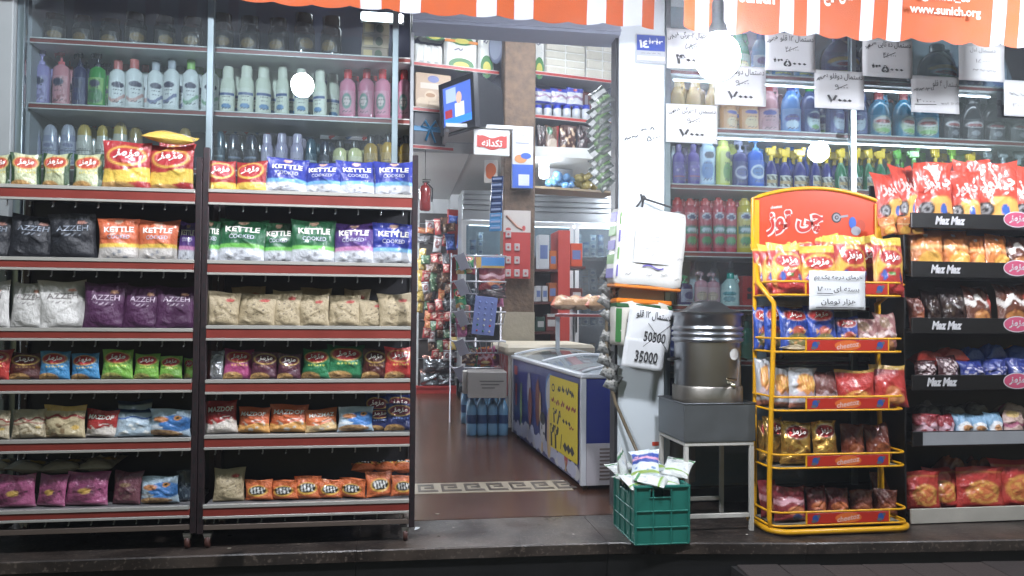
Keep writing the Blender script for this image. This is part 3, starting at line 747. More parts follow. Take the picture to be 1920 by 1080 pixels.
design('silver', 'silver foil snack bag seen edge-on', ('b4b7bd', ('vband', -.1, .25, '5a1c20')), (), 'foil')
def mazdof(key, desc, base, low, t='MAZDOF'):
    design(key, desc, (base, ('wave', -.1, .34, low, .06, 6), ('spk', .1, .02, .9, .42, 'd8cfc0', 9, .9, 3), ('ell', .68, .46, .2, .05, 'd8d0c8'), ('ell', .69, .46, .15, .03, base)), ((t, .5, .74, .82, .16, 'e9e4dc', .03, .1),))
mazdof('d_red', 'red puffed-snack bag with white name', 'a81e1c', 'cfc6bc')
mazdof('d_orange', 'orange puffed-snack bag with white name', 'cf5a14', 'd99a3a')
mazdof('d_orange2', 'light orange puffed-snack bag with white name', 'd86c1c', 'dcb878', 'MAZMAZ')
design('pop', 'cream popcorn bag with red script', ('b9ab8c', ('wave', .62, .68, '8f2a24', .05, 14), ('wave', .50, .53, '8f2a24', .03, 9), ('spk', .05, .0, .95, .45, '8a7a58', 11, .6, 2), ('ell', .85, .35, .07, .05, 'b89a3a')), ())
design('pop_y', 'cream popcorn bag with yellow top', ('bfae84', ('band', .84, 1.1, 'cda63a'), ('wave', .62, .70, '8f2a24', .05, 14), ('spk', .0, .0, .6, .45, '7d6440', 9, .2, 2), ('ell', .82, .32, .09, .07, 'c8a030')), ())
design('ice', 'pale blue snack bag with blue script', ('a5bccb', ('wave', .66, .72, '2f5fa8', .04, 11), ('spk', .1, .05, .9, .5, 'd8dcd8', 10, .7, 6), ('band', .88, 1.1, '2b4468')), ())
design('sea', 'white and blue snack bag with orange puffs', ('a8c2d4', ('ell', .68, .5, .42, .30, '2f78c0'), ('ell', .3, .62, .2, .1, 'c07a3c'), ('ell', .72, .70, .1, .09, 'd08a2c'), ('ell', .72, .70, .05, .04, '3a2a20'), ('ell', .42, .12, .42, .14, 'a8804c'), ('spk', .1, 0, .9, .22, '7d5a34', 14, .8, 3), ('ell', .2, .34, .22, .05, 'd4dbe0')), ())
design('pink', 'pink snack bag with yellow emblem', ('a24a78', ('ell', .48, .45, .30, .30, '7c3458'), ('ell', .5, .44, .16, .09, 'b8902c'), ('spk', .2, .1, .85, .6, '5c2c44', 12, 1.1, 2), ('band', .0, .06, 'b87898')), ())
design('dpink', 'dull pink snack bag in the shade', ('6c3a48', ('spk', .1, .1, .9, .5, '7d5a58', 11, .6, 8), ('ell', .5, .6, .2, .06, '7d6040')), ())  # shade is put into the dull pink of this print
design('shell', 'grey and gold snack bag lying flat', ('8f887c', ('ell', .72, .5, .2, .22, 'b8963a'), ('ell', .4, .6, .22, .1, 'a8a49c')), ())
design('dblue', 'dark blue-grey snack bag behind the post', ('2c3a48', ('spk', .0, .0, 1, .6, '6a7a80', 12, 1, 4)), ())
design('corn', 'orange corn-snack bag with striped black emblem', ('cd5f10', ('ell', .5, .46, .38, .27, 'd9a81c'), ('ell', .5, .48, .33, .21, '2b2a28'), ('stripe', .22, .34, .80, .62, 'cfd0cc', 4.5, 9), ('band', .9, .92, 'a84a10')), (), 'film')
design('cheet', 'orange-red puff bag with pink-white name', ('c8361a', ('ell', .62, .22, .46, .24, 'd99a2c'), ('ell', .20, .26, .17, .12, '2c2a2c'), ('ell', .20, .26, .11, .075, '8f8f92'), ('ell', .20, .26, .05, .035, '2c2a2c'), ('ell', .62, .24, .10, .10, '2c58ac'), ('ell', .72, .10, .11, .10, '3c2420'), ('ell', .55, .40, .26, .06, 'e0a83c')), (('چی', .70, .62, .36, .24, 'e2b4ae', .05), ('توز', .34, .64, .40, .26, 'e2b4ae', .05)))
design('tort', 'amber tortilla-chip bag', ('d0761a', ('ell', .55, .26, .34, .24, 'd9a01c'), ('ell', .5, .86, .06, .035, 'd8d0c0'), ('band', .56, .64, 'd8a860')), ())
design('brown', 'brown bag with white curly name', ('5c2c18', ('wave', .58, .72, 'd2cdc8', .09, 12), ('ell', .4, .28, .26, .14, 'b07028'), ('spk', .05, .04, .95, .45, '8c4a20', 10, .8, 6), ('ell', .85, .6, .12, .2, 'a8382a')), ())
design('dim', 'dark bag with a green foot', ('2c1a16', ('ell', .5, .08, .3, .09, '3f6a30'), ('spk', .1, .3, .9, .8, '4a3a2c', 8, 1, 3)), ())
design('rust', 'rust-brown bag in the shade', ('6a2a14', ('ell', .5, .3, .3, .2, '8a4418')), ())  # dark brown tones carry the shade of the lower shelves
design('coil', 'red bag with round orange crisp picture', ('b01f14', ('ell', .5, .42, .36, .27, 'c8861c'), ('ell', .5, .42, .29, .21, 'c8641c'), ('spk', .2, .2, .8, .64, 'd9982c', 16, .5, 2), ('band', .86, .88, 'c89a2c')), ())
design('bunch', 'red bag with orange balls picture and yellow top', ('b01f14', ('band', .9, 1.1, 'cfa22a'), ('ell', .38, .18, .2, .13, 'c0702c'), ('ell', .62, .2, .2, .14, 'c8803c'), ('ell', .5, .36, .2, .14, 'b86428')), ())
design('disc', 'red bag with an orange ring-snack picture', ('b01f14', ('ell', .5, .2, .4, .26, 'cf8a22'), ('spk', .1, 0, .9, .5, 'a84a18', 15, .8, 5), ('band', .93, 1.1, 'c89a2c')), ())
design('ytop', 'red and yellow bag with yellow top', ('b3211c', ('band', .86, 1.1, 'dcbc1c'), ('ell', .5, .40, .52, .44, 'd8b024'), ('ell', .52, .24, .46, .30, 'b0201c'), ('ell', .5, .64, .43, .17, 'd8b024'), ('ell', .5, .645, .40, .145, 'b3211c'), ('ell', .45, .37, .12, .03, '4f8a34'), ('ell', .22, .34, .07, .09, '3458a8'), ('ell', .8, .32, .07, .08, '34407c')), (('مزمز', .5, .65, .52, .17, W_, .035, .3),))
design('royal', 'royal blue bag with red oval', ('1c49ae', ('ell', .5, .40, .4, .36, '1a3c90'), ('ell', .5, .80, .40, .14, 'c8a4a0'), ('ell', .5, .80, .37, .12, 'b3211c'), ('ell', .5, .42, .2, .12, 'a84426'), ('ell', .5, .22, .34, .16, '6c6a3a'), ('spk', .2, .05, .8, .5, 'c08a4c', 12, .8, 2)), (('مزمز', .5, .80, .46, .13, W_, .035, .3),))
design('curl', 'white-pink bag with brown nuts', ('8f5a58', ('wave', .38, .50, 'd8c4c4', .06, 12), ('ell', .35, .75, .25, .16, '7a5a3c'), ('ell', .4, .15, .3, .14, 'a87040'), ('spk', 0, .4, 1, 1, 'b89a90', 9, .8, 3)), ())
design('snow', 'silver bag with orange fries picture', ('a9acb2', ('ell', .55, .55, .36, .30, 'd08420'), ('stripe', .25, .45, .85, .8, 'e0ac3c', 5, 5), ('wave', .22, .36, 'b8a0a8', .05, 16), ('band', -.1, .12, '9a5a40')), (), 'film')
design('pinkd', 'dim pink-brown bag with white letters', ('6a3a34', ('wave', .24, .40, 'b09aa0', .05, 16)), ())  # pink print darkened, so the shade sits in its colour
design('gold', 'gold foil bag with red oval', ('c8982c', ('ell', .5, .76, .40, .16, 'd8c8b8'), ('ell', .5, .76, .37, .135, 'b01c1c'), ('spk', .1, .05, .9, .3, '8a5a1c', 9, .8, 2)), (('مزمز', .5, .76, .5, .15, W_, .035, .3),), 'foil')
design('wine', 'wine-red bag with pale swirl', ('82202a', ('wave', .5, .66, 'c08a94', .06, 10), ('ell', .6, .3, .3, .14, 'c06c34'), ('ell', .6, .12, .16, .1, '2c3458')), ())
design('wine2', 'dark red bag with orange-blue picture', ('5c1c1c', ('ell', .5, .4, .4, .16, 'a8541c'), ('ell', .4, .18, .3, .12, '2c3858')), ())
design('mini_w', 'small maroon bag with white puffy name', ('3c1218', ('spk', .08, .3, .92, .85, 'b8a8aa', 13, .1, 4)), ())
design('mini_b', 'small blue bag with white puffy name', ('1c2f7c', ('spk', .08, .2, .92, .7, 'a8a4b8', 13, .3, 4)), ())
design('mini_blue', 'flat-lying small blue bag, orange spot', ('1f4cac', ('ell', .4, .6, .25, .25, 'b0703c')), ())
design('mini_red', 'small red bag lying flat', ('b8321c',), ())
design('mini_p', 'small red bag with pink swirl', ('8a1c28', ('wave', .35, .6, 'b8909c', .08, 14), ('ell', .5, .14, .3, .1, 'b8a060')), ())
design('mini_ice', 'small pale blue bag with white panel', ('7aa4c4', ('ell', .5, .4, .42, .28, 'd4d6d8'), ('ell', .45, .4, .22, .14, 'c08850')), ())
design('mini_cream', 'small cream and pink bag', ('b89a90', ('wave', .4, .55, 'a0506c', .06, 12), ('ell', .4, .85, .3, .12, 'c8a860')), ())
design('grey', 'small grey bag lying flat', ('4a4648', ('ell', .5, .5, .3, .3, '6a6468')), ())
design('milk', 'white milk pouch with green stripe', ('cfd4d2', ('band', .12, .2, '7fae2c'), ('band', .84, .93, '3f8a4c'), ('spk', .1, .3, .9, .8, 'b8c4cc', 8, 1, 2)), ())
design('milk_b', 'white and blue milk pouch with pink name', ('c8d4dc', ('band', .45, .85, '2c4ca4'), ('wave', .6, .7, 'd090b0', .04, 9), ('band', .05, .13, '8fae34'), ('spk', .1, .1, .9, .5, '6c8ab8', 9, 1, 4)), ())

# ================================================================== SNACK RACKS
def rack(label, ua, ub, rails, vtop, where, lo):
    """rails: list of (v_top, v_bottom) of each shelf edge read near the middle of the rack"""
    um = (ua + ub) / 2
    x0, x1 = P(ua, 600, YR).x, P(ub, 600, YR).x
    zt = P(um, vtop, YR).z; t = thing('snack_rack', label, 'rack', ((x0 + x1) / 2, YR, 0), group='wheeled snack racks before the left window')
    hx = (x1 - x0) / 2; yb_ = .40; z_base = P(um, lo, YR).z
    mpost = mat('3a3034', .4, .5, var=.2, scale=20)
    for sx in (-1, 1):
        for yy in (.004, yb_ - .03):
            mb = MB().box((sx * hx - .014, yy, z_base - .03), (sx * hx + .014, yy + .028, zt), c=.002)
            if yy < .1:
                for k in range(26): z = z_base + .04 + k * (zt - z_base - .08) / 25; mb.box((sx * hx - .004, yy - .0012, z - .012), (sx * hx + .004, yy + .001, z + .012), 1, c=0)
            mb.build('post', [mpost, M_DARK], t)
    MB().box((-hx + .015, yb_ - .006, z_base), (hx - .015, yb_, zt - .16), c=0).build('back_panel', mat('1b1c22', .5), t)
    zs = []
    for i, (va, vb) in enumerate(rails):
        z, zb = P(um, va, YR).z, P(um, vb, YR).z; zs.append(z); d = z - zb
        s = MB().box((-hx + .015, .012, z - .022), (hx - .015, yb_ - .008, z - .004)).build('shelf', mat('6d6c6e', .5), t)
        MB().box((-hx + .015, -.004, zb + .012), (hx - .015, .006, z - .011), 0).box((-hx + .015, -.010, z - .011), (hx - .015, .010, z + .006), 1).box((-hx + .015, -.010, zb), (hx - .015, .008, zb + .012), 1).build('price_rail', [M_RED, mat('b4b3ae', .35, .3)], s)
        hk = MB()
        for k in range(9): x = -hx + .06 + k * (2 * hx - .12) / 8; hk.tube([(x, .03, zb + .004), (x, .03, zb - .022), (x, .018, zb - .026)], .004, 5)
        hk.build('hook_row', M_STEEL, s)['kind'] = 'stuff'
    MB().box((-hx + .015, .006, z_base - .012), (hx - .015, .03, z_base + .012)).box((-hx + .015, .03, z_base - .012), (-hx + .04, yb_, z_base + .012)).box((hx - .04, .03, z_base - .012), (hx - .015, yb_, z_base + .012)).build('base_frame', mat('6b5f58', .45, .4), t)
    for sx in (-1, 1):
        for yy in (.04, yb_ - .05):
            c = MB().box((-.018, -.02, .058), (.018, .02, z_base - .035)).box((-.02, -.022, z_base - .036), (.02, .022, z_base - .031)).prism([(-.016, .06), (.016, .06), (.008, .022), (-.008, .022)], -.017, -.013).prism([(-.016, .06), (.016, .06), (.008, .022), (-.008, .022)], .013, .017).build('caster', mat('9c9a96', .4, .6), t, (sx * (hx - .03), yy, 0))
            MB().lathe([(0, -.011), (.026, -.011), (.029, -.006), (.029, .006), (.026, .011), (0, .011)], 16, (0, 0, .029), axis='x').build('wheel', mat('4a2a24', .5), c)
    return zs
ZA = rack('wheeled red-edged snack rack cut off by the left edge', -24, 368, [(352, 378), (486, 508), (617, 639), (714, 737), (825, 848), (955, 976)], 287, '', 995)
ZB = rack('wheeled red-edged snack rack beside the doorway', 381, 776, [(362, 389), (493, 518), (613, 639), (713, 738), (815, 840), (943, 967)], 283, '', 984)
G = 'snack bags on the wheeled racks'
yb0 = YR + .09
def rows(Z, data, who):
    for i, e in enumerate(data):
        bag_row(e, yb0, Z[i] + .001, who + ' ' + ['top', 'second', 'third', 'fourth', 'fifth', 'bottom'][i] + ' shelf', G)
rows(ZA, [
 [('m_wg', -22, 21, 290), ('m_wg', 24, 77, 289), ('m_wg', 79, 133, 288), ('m_wg', 137, 194, 288), ('m_big', 194, 284, 266), ('m_big', 282, 364, 272, .01), ('m_big', 305, 366, 262, .17)],
 [('z_black', -52, 19, 402), ('z_black', 18, 98, 402), ('z_black', 96, 184, 402), ('k_orange', 188, 263, 411), ('k_orange', 261, 333, 413), ('k_orange', 322, 362, 418, .12), ('k_purple', 333, 364, 416, .06)],
 [('z_white', -54, 22, 528), ('z_white', 18, 86, 530), ('z_white', 80, 161, 527), ('z_purple', 159, 235, 531), ('z_purple', 230, 298, 536), ('z_purple', 294, 364, 536)],
 [('m_red', -40, 20, 655), ('m_red_shaded', 18, 78, 662), ('m_blue', 74, 132, 659), ('m_blue', 133, 190, 663), ('m_lime', 192, 250, 656), ('m_lime', 252, 298, 664), ('m_lime', 299, 342, 668), ('m_lime', 346, 364, 672, .05)],
 [('pop', -48, 21, 768), ('pop', 22, 87, 768), ('pop_y', 82, 163, 761), ('d_red', 160, 223, 769), ('ice', 219, 287, 768), ('ice', 226, 284, 752, .12), ('sea', 278, 360, 767)],
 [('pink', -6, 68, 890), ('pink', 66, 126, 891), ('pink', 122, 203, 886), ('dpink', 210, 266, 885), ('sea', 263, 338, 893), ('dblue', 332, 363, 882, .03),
  ('shell', -22, 24, 862, .14, 885, 'lie'), ('shell', 20, 90, 862, .14, 886, 'lie'), ('shell', 84, 158, 861, .14, 886, 'lie'), ('shell', 148, 221, 860, .14, 885, 'lie')],
], "left-edge rack's")
rows(ZB, [
 [('m_small', 386, 445, 302), ('m_small', 440, 502, 301), ('k_blue', 497, 577, 296), ('k_blue', 571, 641, 303), ('k_blue', 637, 708, 302), ('k_blue', 704, 776, 302)],
 [('k_green', 372, 415, 412), ('k_green', 410, 495, 409), ('k_green', 492, 556, 419, .03), ('k_green', 547, 630, 413), ('k_purple', 627, 702, 417), ('k_blue', 696, 776, 420)],
 [('tan', 386, 449, 548), ('tan', 445, 515, 549), ('tan', 508, 563, 544), ('tan', 560, 618, 553), ('tan', 614, 678, 553), ('tan', 672, 722, 562), ('tan', 713, 776, 550), ('tan', 436, 500, 538, .2), ('tan', 560, 620, 540, .2), ('tan', 640, 690, 542, .2)],
 [('silver', 388, 420, 657), ('m_pink', 420, 471, 655), ('m_plum', 471, 521, 660), ('m_plum', 521, 564, 664), ('m_green', 565, 621, 655), ('m_green', 614, 680, 648), ('m_red_shaded', 679, 727, 655), ('m_red', 722, 774, 652)],
 [('d_red', 386, 446, 752), ('d_orange', 444, 508, 764), ('d_orange', 505, 578, 759), ('d_orange2', 574, 634, 767), ('sea', 634, 700, 763), ('m_navy', 690, 735, 766, .02), ('m_navy', 722, 776, 757), ('m_navy', 680, 730, 742, .16), ('m_navy', 722, 774, 740, .16)],
 [('tan', 401, 458, 879), ('corn', 460, 513, 900), ('corn', 507, 560, 900), ('corn', 551, 602, 893), ('corn', 596, 642, 899), ('corn', 634, 686, 896), ('corn', 688, 737, 885), ('corn', 733, 776, 892),
  ('corn', 660, 706, 866, .17, 886, 'lie'), ('corn', 700, 745, 864, .17, 886, 'lie'), ('corn', 738, 778, 864, .17, 888, 'lie')],
], "doorway rack's")
a = P(276, 266, YR + .13); b = P(372, 266, YR + .13)
design('ybag', 'yellow bag', ('d2ae1e', ('ell', .8, .5, .1, .3, 'c8c4b8')), ())
o = bag('ybag', ((a.x + b.x) / 2, YR + .04, a.z), b.x - a.x, .16, .06, (R(-76), R(4), R(6))); tag(o, 'yellow bag lying across the red bags on the left-edge rack', 'snack bag', G)

# ================================================================== BOTTLES IN THE LEFT WINDOW
def lab(bg, *ops): return (bg,) + ops
LOGO = ('ell', .5, .78, .3, .14, '23264a')
bt('lilac', 'lilac body-wash bottle with lilac cap', 'pump', '8f88b8', '9a94c4', lab('8f88b8', LOGO, ('spk', 0, 0, 1, .5, '6f6898', 9, .4, 2)))
bt('rose', 'rose-pink body-wash bottle', 'pump', 'c88890', 'd06a70', lab('c88890', LOGO, ('spk', 0, 0, 1, .3, 'a05a60', 9, .4, 2)))
bt('ink', 'dark indigo body-wash bottle', 'pump', '23264e', '1c1e40', lab('2c3060', LOGO))
bt('grn', 'green body-wash bottle with dark cap', 'pump', '2f8a3c', '1c2030', lab('6fae3a', ('ell', .5, .3, .5, .3, '2f7a3c'), LOGO))
for k, c, d in (('w_red', 'b86a66', 'reddish'), ('w_grey', 'a8acb4', 'grey'), ('w_green', '8fbe6a', 'pale green')):
    bt(k, 'white %s-capped shampoo bottle' % d.replace(' ', '-'), 'round', 'd6dbda', c, lab('d6dbda', ('ell', .5, .84, .33, .13, '23264a'), ('wave', .2, .36, {'w_red': 'c89a90', 'w_grey': '6a7298', 'w_green': '7fae88'}[k], .14, 5)))
bt('cream', 'cream lotion bottle with tapered cap', 'slim', 'd2d8c6', 'd4d8c8', lab('d2d8c6', ('band', .70, .80, '34508c'), ('ell', .5, .2, .28, .12, '4a84b4')))
bt('pinkb', 'pink bottle with red cap', 'round', 'c07a90', 'b82f34', lab('c07a90', ('ell', .5, .55, .26, .34, '4f7a6c'), ('ell', .5, .55, .18, .2, 'b8a8a0')))
bt('dome_s', 'silver anti-dandruff shampoo bottle', 'dome', '8c90a8', 'a2a6b4', lab('9a9eb4', ('band', .5, .56, '5a5e84'), ('ell', .5, .8, .3, .1, '6a6e94')))
bt('dome_g', 'white shampoo bottle with gold cap', 'dome', 'c0bfb4', 'b09a54', lab('c0bfb4', ('band', .52, .58, '54524a'), ('band', .3, .34, '84827a')))
bt('dome_d', 'brown shampoo bottle with gold cap', 'dome', '8a7a68', '8c7a4a', lab('8a7a68', ('band', .4, .5, '5a4a3c')))
bt('teal', 'dark teal shower bottle', 'dome', '1f4254', '2c4c5c', lab('24485c', ('band', .5, .6, '7c94a0')))
bt('blk', 'blue-black shower bottle', 'dome', '171c2e', '20283c', lab('1c2236', ('band', .5, .6, '6c7a94')))
bt('lil2', 'pale lilac tapered lotion bottle', 'slim', 'a8a2bc', 'b4aec4', lab('a8a2bc', ('band', .3, .4, '6a6aa0')))
bt('yel', 'black-capped pale yellow shampoo bottle', 'round', 'b8b888', '2a2a2c', lab('bdbb90', ('band', .6, .7, '4a4a38'), ('ell', .6, .2, .2, .1, 'a8483c')))
bt('gold', 'golden shampoo bottle with black cap', 'round', 'a8893a', '26242a', lab('a8893a', ('band', .46, .52, '4a3c1c'), ('ell', .5, .2, .3, .12, 'c8a43c')))
bt('dkjar', 'dark brown glass jar with glinting lid', 'jar', '14100f', '3a2c18', lab('1c1612', ('ell', .5, .4, .3, .3, '6a5420')))
bt('aqua', 'pale bottle with aqua lower half', 'round', '7c94a4', '6a7c8c', lab('3a8ab0'))
GB = 'toiletry bottles in the left window'
bottle_row([('aqua', 37, 62, 12)] + [('dkjar', 84 + i * 51 + (8 if i > 5 else 0), 126 + i * 51 + (8 if i > 5 else 0), 26 + (i % 3) * 4) for i in range(11)], YB, ZT[0] + .002, "left window's top shelf", GB)
bottle_row([('lilac', 60, 96, 92), ('rose', 98, 132, 94), ('ink', 134, 164, 96), ('grn', 167, 202, 98), ('w_red', 203, 237, 110), ('w_red', 238, 273, 112), ('w_grey', 275, 307, 112), ('w_grey', 308, 341, 114), ('w_green', 343, 375, 114), ('w_green', 377, 411, 115),
            ('cream', 410, 441, 122), ('cream', 445, 476, 123), ('cream', 480, 510, 124), ('cream', 518, 546, 126), ('cream', 552, 580, 128), ('cream', 586, 614, 128), ('pinkb', 636, 668, 128), ('pinkb', 670, 702, 129), ('pinkb', 703, 735, 130), ('pinkb', 745, 773, 132)], YB, ZT[1] + .002, "left window's middle shelf", GB, back="left window's middle back row")
bottle_row([('dome_s', 18, 47, 234), ('dome_s', 48, 80, 233), ('dome_s', 81, 112, 233), ('dome_s', 113, 144, 233), ('dome_g', 145, 177, 231), ('dome_g', 178, 206, 234), ('dome_g', 208, 240, 228), ('dome_d', 242, 270, 238), ('dome_d', 330, 360, 240),
            ('teal', 398, 424, 248), ('blk', 426, 455, 250), ('blk', 458, 488, 250), ('lil2', 489, 513, 250), ('lil2', 516, 541, 250), ('lil2', 544, 569, 252), ('teal', 572, 596, 258), ('blk', 598, 621, 264), ('yel', 622, 651, 264), ('yel', 653, 683, 265), ('gold', 683, 711, 252), ('gold', 714, 741, 252), ('gold', 750, 774, 254)], YB, ZT[2] + .002, "left window's lower shelf", GB, back="left window's lower back row")
# small boxes at the end of the top shelf, and paper strips behind the bottles
for i in range(3):
    a = P(678, 90, YB); b = P(727, 90, YB); h = .075; z = ZT[0] + .003 + i * (h + .002)
    o = MB().box((0, 0, 0), (b.x - a.x, .14, h)).build('carton', mat(['8a7a68', '94846c', '8c8068'][i], .5), None, (a.x + .004 * i, YB - .06, z))
    tag(o, '%s of three small tan cartons stacked on the window top shelf' % ['lowest', 'middle', 'highest'][i], 'carton', 'stacked tan cartons')
    mb = MB(); mb.ell(.1, h / 2, .022, .026, -.001); mb.build('emblem', mat('4a5434', .5), o)
    mb = MB(); mb.box((.014, -.0012, .014), (.064, .001, h - .014), c=0); mb.build('label', mat('b7a070', .5), o)
for k, (u0, u1, v0, v1, c, lb) in enumerate(((600, 772, 244, 267, 'c4c2c6', 'white and red leaflet strip lying behind the golden bottles'), (408, 520, 236, 254, 'a8a6b4', 'grey leaflet strip lying behind the dark shower bottles'), (165, 268, 224, 246, '9a98a8', 'pale leaflet standing below the short violet light strip'))):
    y = 4.86; a, b = P(u0, v0, y), P(u1, v1, y)
    o = tag(MB().box((0, 0, 0), (b.x - a.x, .004, a.z - b.z)).build('leaflet', mat(c, .5), None, (a.x, y, b.z)), lb, 'leaflet')
    mb = MB(); w, h = b.x - a.x, a.z - b.z
    for j in range(5): mb.ribbon([(w * (.1 + .18 * j), h * .1), (w * (.2 + .18 * j), h * .9)], .02, -.001, j % 2)
    mb.build('print', [mat('b0302c', .5), mat('4a6a9a', .5)], o)
# ================================================================== RIGHT WINDOW: CLEANING PRODUCTS
bt('gj_g', 'large green liquid detergent can', 'jug', '3f9a6a', '2f8a4a', lab('6fb88a', ('ell', .5, .4, .3, .25, 'a8c06a')))
bt('gj_b', 'large light blue detergent can', 'jug', '4a7ea8', '3a6a98', lab('6a94b4', ('ell', .5, .7, .3, .2, '2c3c7c'), ('band', .1, .2, 'a8b040')))
bt('gj_n', 'large navy detergent can with yellow label', 'jug', '1c2260', '1c2260', lab('242a70', ('ell', .5, .75, .42, .2, 'c8a42c'), ('ell', .5, .6, .36, .16, 'b8bcc8'), ('ell', .5, .6, .22, .1, 'a02c3c'), ('band', .05, .28, '8fae3c')))
bt('gj_d', 'large dark blue detergent can with red and white label', 'jug', '2a2c48', '26283c', lab('2c2e50', ('ell', .5, .8, .44, .18, 'c8a02c'), ('ell', .5, .6, .40, .2, 'c8c8cc'), ('ell', .5, .58, .34, .1, 'b02c30'), ('ell', .5, .3, .3, .12, '4f9a4c'), ('ell', .5, .12, .24, .14, 'b8bcc8')))
bt('gj_l', 'large pale blue fabric-softener can', 'jug', '7c9cc0', '6c8cb4', lab('8aa8c8', ('ell', .5, .4, .26, .34, '4a6ca8')))
bt('gj_k', 'large grey-black detergent can', 'jug', '3c3c42', '2c2c30')
bt('gold_j', 'golden dishwashing bottle with handle', 'jug', 'a88c50', 'b4a078', lab('b49c64', ('ell', .5, .6, .3, .2, 'c8b88a')))
bt('peach', 'peach soap bottle with blue emblem', 'jug', 'c8925a', 'c49a6a', lab('d09c62', ('ell', .5, .85, .32, .1, '3c4a9a'), ('ell', .5, .35, .34, .26, 'c8b080')))
bt('rosej', 'pink softener jug with red cap', 'jug', 'b8848c', 'a83a40', lab('c0949a', ('ell', .5, .8, .3, .12, '3c4a9a'), ('ell', .5, .4, .38, .3, 'a87c88')))
bt('bluej', 'sky blue softener jug with navy cap', 'jug', '4a86c8', '2c3888', lab('5a94d0', ('ell', .5, .55, .36, .18, '2c4494'), ('ell', .5, .28, .3, .2, 'a8c4d8')))
bt('navyj', 'navy softener jug with green cap', 'jug', '23386c', '3a9a3c', lab('2c4a84', ('ell', .5, .5, .38, .42, 'a4bcc0'), ('ell', .5, .7, .34, .14, '2c3c7c'), ('ell', .5, .2, .2, .1, '5a9a4c')))
bt('navy2', 'dark navy softener jug', 'jug', '2a4272', '26386a', lab('38548c', ('ell', .5, .5, .36, .4, '94a8b8'), ('ell', .5, .74, .3, .12, '2c3c7c')))
bt('tealj', 'teal jug with red-white label', 'jug', '147092', '9a3c3c', lab('1c7c9c', ('ell', .5, .5, .4, .46, 'a8bc9c'), ('ell', .5, .7, .38, .2, 'c8c4c4'), ('ell', .5, .68, .3, .1, 'b03434'), ('ell', .5, .24, .3, .1, '6fae4c')))
bt('blackj', 'black jug with white label', 'jug', '1a1a20', '16161a', lab('202026', ('ell', .5, .72, .42, .16, 'b8b4b4'), ('ell', .5, .70, .32, .08, 'a03a3a'), ('ell', .5, .3, .16, .14, '8a8a92')))
bt('purp', 'purple drain-cleaner bottle', 'round', '3a2480', '34207a', lab('3c2684', ('band', .3, .8, '4a3494'), ('spk', .1, .3, .9, .85, 'a894c8', 9, .8, 2), ('band', .22, .26, 'b03a3c')))
bt('lbl', 'pale blue cream-cleaner bottle', 'dish', 'a4c0d8', 'a8c4dc', lab('a4c0d8', ('ell', .6, .88, .3, .12, '2a3048'), ('ell', .5, .4, .36, .3, '4a78b4')))
bt('ylg', 'lime cream-cleaner bottle', 'dish', 'b8c05a', 'bcc468', lab('b8c05a', ('ell', .6, .88, .3, .12, '2a3048'), ('ell', .5, .35, .32, .3, '5a8a3a')))
bt('nvy', 'indigo hand-soap bottle', 'pump', '2a2c6c', '8c90b0', lab('2a2c6c', ('ell', .5, .5, .44, .3, 'a8a8bc'), ('ell', .5, .52, .36, .2, '3c4080')))
bt('bl2', 'bright blue glass-cleaner bottle', 'pump', '1c58b8', '5a94d4', lab('1c58b8', ('ell', .5, .5, .44, .3, 'c0ccd8'), ('ell', .5, .52, .34, .2, '3468a8')))
SL = lab('b0b0a4', ('stripe', 0, .1, 1, .9, '3a3a34', 2.5, 9), ('band', .3, .55, 'a88a4c'))
bt('sp_n', 'navy spray bottle with yellow trigger', 'spray', '1c2070', 'ccae1c', SL)
bt('sp_b', 'blue-trigger blue spray bottle', 'spray', '1c3c9c', '2c6cc0', SL)
bt('sp_g', 'green spray bottle with yellow trigger', 'spray', '0f6a44', 'ccb01c', SL)
bt('sp_l', 'lime-trigger dark green spray bottle', 'spray', '1c4a34', '5aa83c', SL)
bt('sp_w', 'green spray bottle with white trigger', 'spray', '148050', 'a8b4b8', SL)
bt('sp_r', 'dark red spray bottle with lime trigger', 'spray', '7a2430', '8cc83c', SL)
LD = lambda c: lab(c, ('ell', .5, .88, .34, .09, 'c4c8d0'), ('ell', .5, .87, .26, .055, '232a5c'), ('band', .40, .62, '2f7a5c'), ('ell', .5, .50, .36, .07, 'b4c4c8'), ('ell', .5, .2, .36, .12, '3f8a44'))
bt('dsh_r', 'red dishwashing liquid bottle', 'dish', 'b0283c', 'b82c30', LD('b0283c'))
bt('dsh_y', 'yellow dishwashing liquid bottle', 'dish', 'b8a82c', 'c8b02c', LD('b8a82c'))
bt('dk', 'dark purple liquid soap bottle with green cap', 'pump', '262058', '2f8a5c', lab('8a8aa0', ('ell', .5, .5, .3, .3, '34306c')))
bt('pk', 'clear pink hand-soap bottle', 'pump', 'c08c98', 'a88a90', lab('c49aa0', ('ell', .5, .4, .38, .3, 'b8a088')))
bt('tw', 'white and mint liquid bottle with teal cap', 'jug', 'b4d0cc', '1c9a8c', lab('b4d0cc', ('ell', .5, .7, .34, .16, '4a9aa0'), ('ell', .5, .3, .3, .2, '6a9aa0')))
bt('wt', 'white cleaning liquid bottle', 'round', 'b4c4cc', 'a8b8c0')
bt('grl', 'dark green bottle at the back', 'round', '1c5c48', '1c4a3c')
GC = 'cleaning-product bottles in the right window'
bottle_row([('gj_b', 1252, 1290, 60), ('gj_b', 1295, 1335, 60), ('gj_g', 1362, 1404, 56), ('gj_b', 1406, 1440, 58), ('gj_b', 1446, 1482, 60), ('gj_b', 1486, 1524, 60), ('gj_n', 1536, 1604, 64), ('gj_k', 1606, 1650, 62), ('gj_k', 1656, 1700, 66), ('gj_d', 1722, 1792, 82), ('gj_l', 1800, 1840, 82), ('gj_l', 1846, 1884, 82), ('gj_l', 1888, 1926, 84)], YB, ZR[0] + .002, "right window's top shelf", GC)
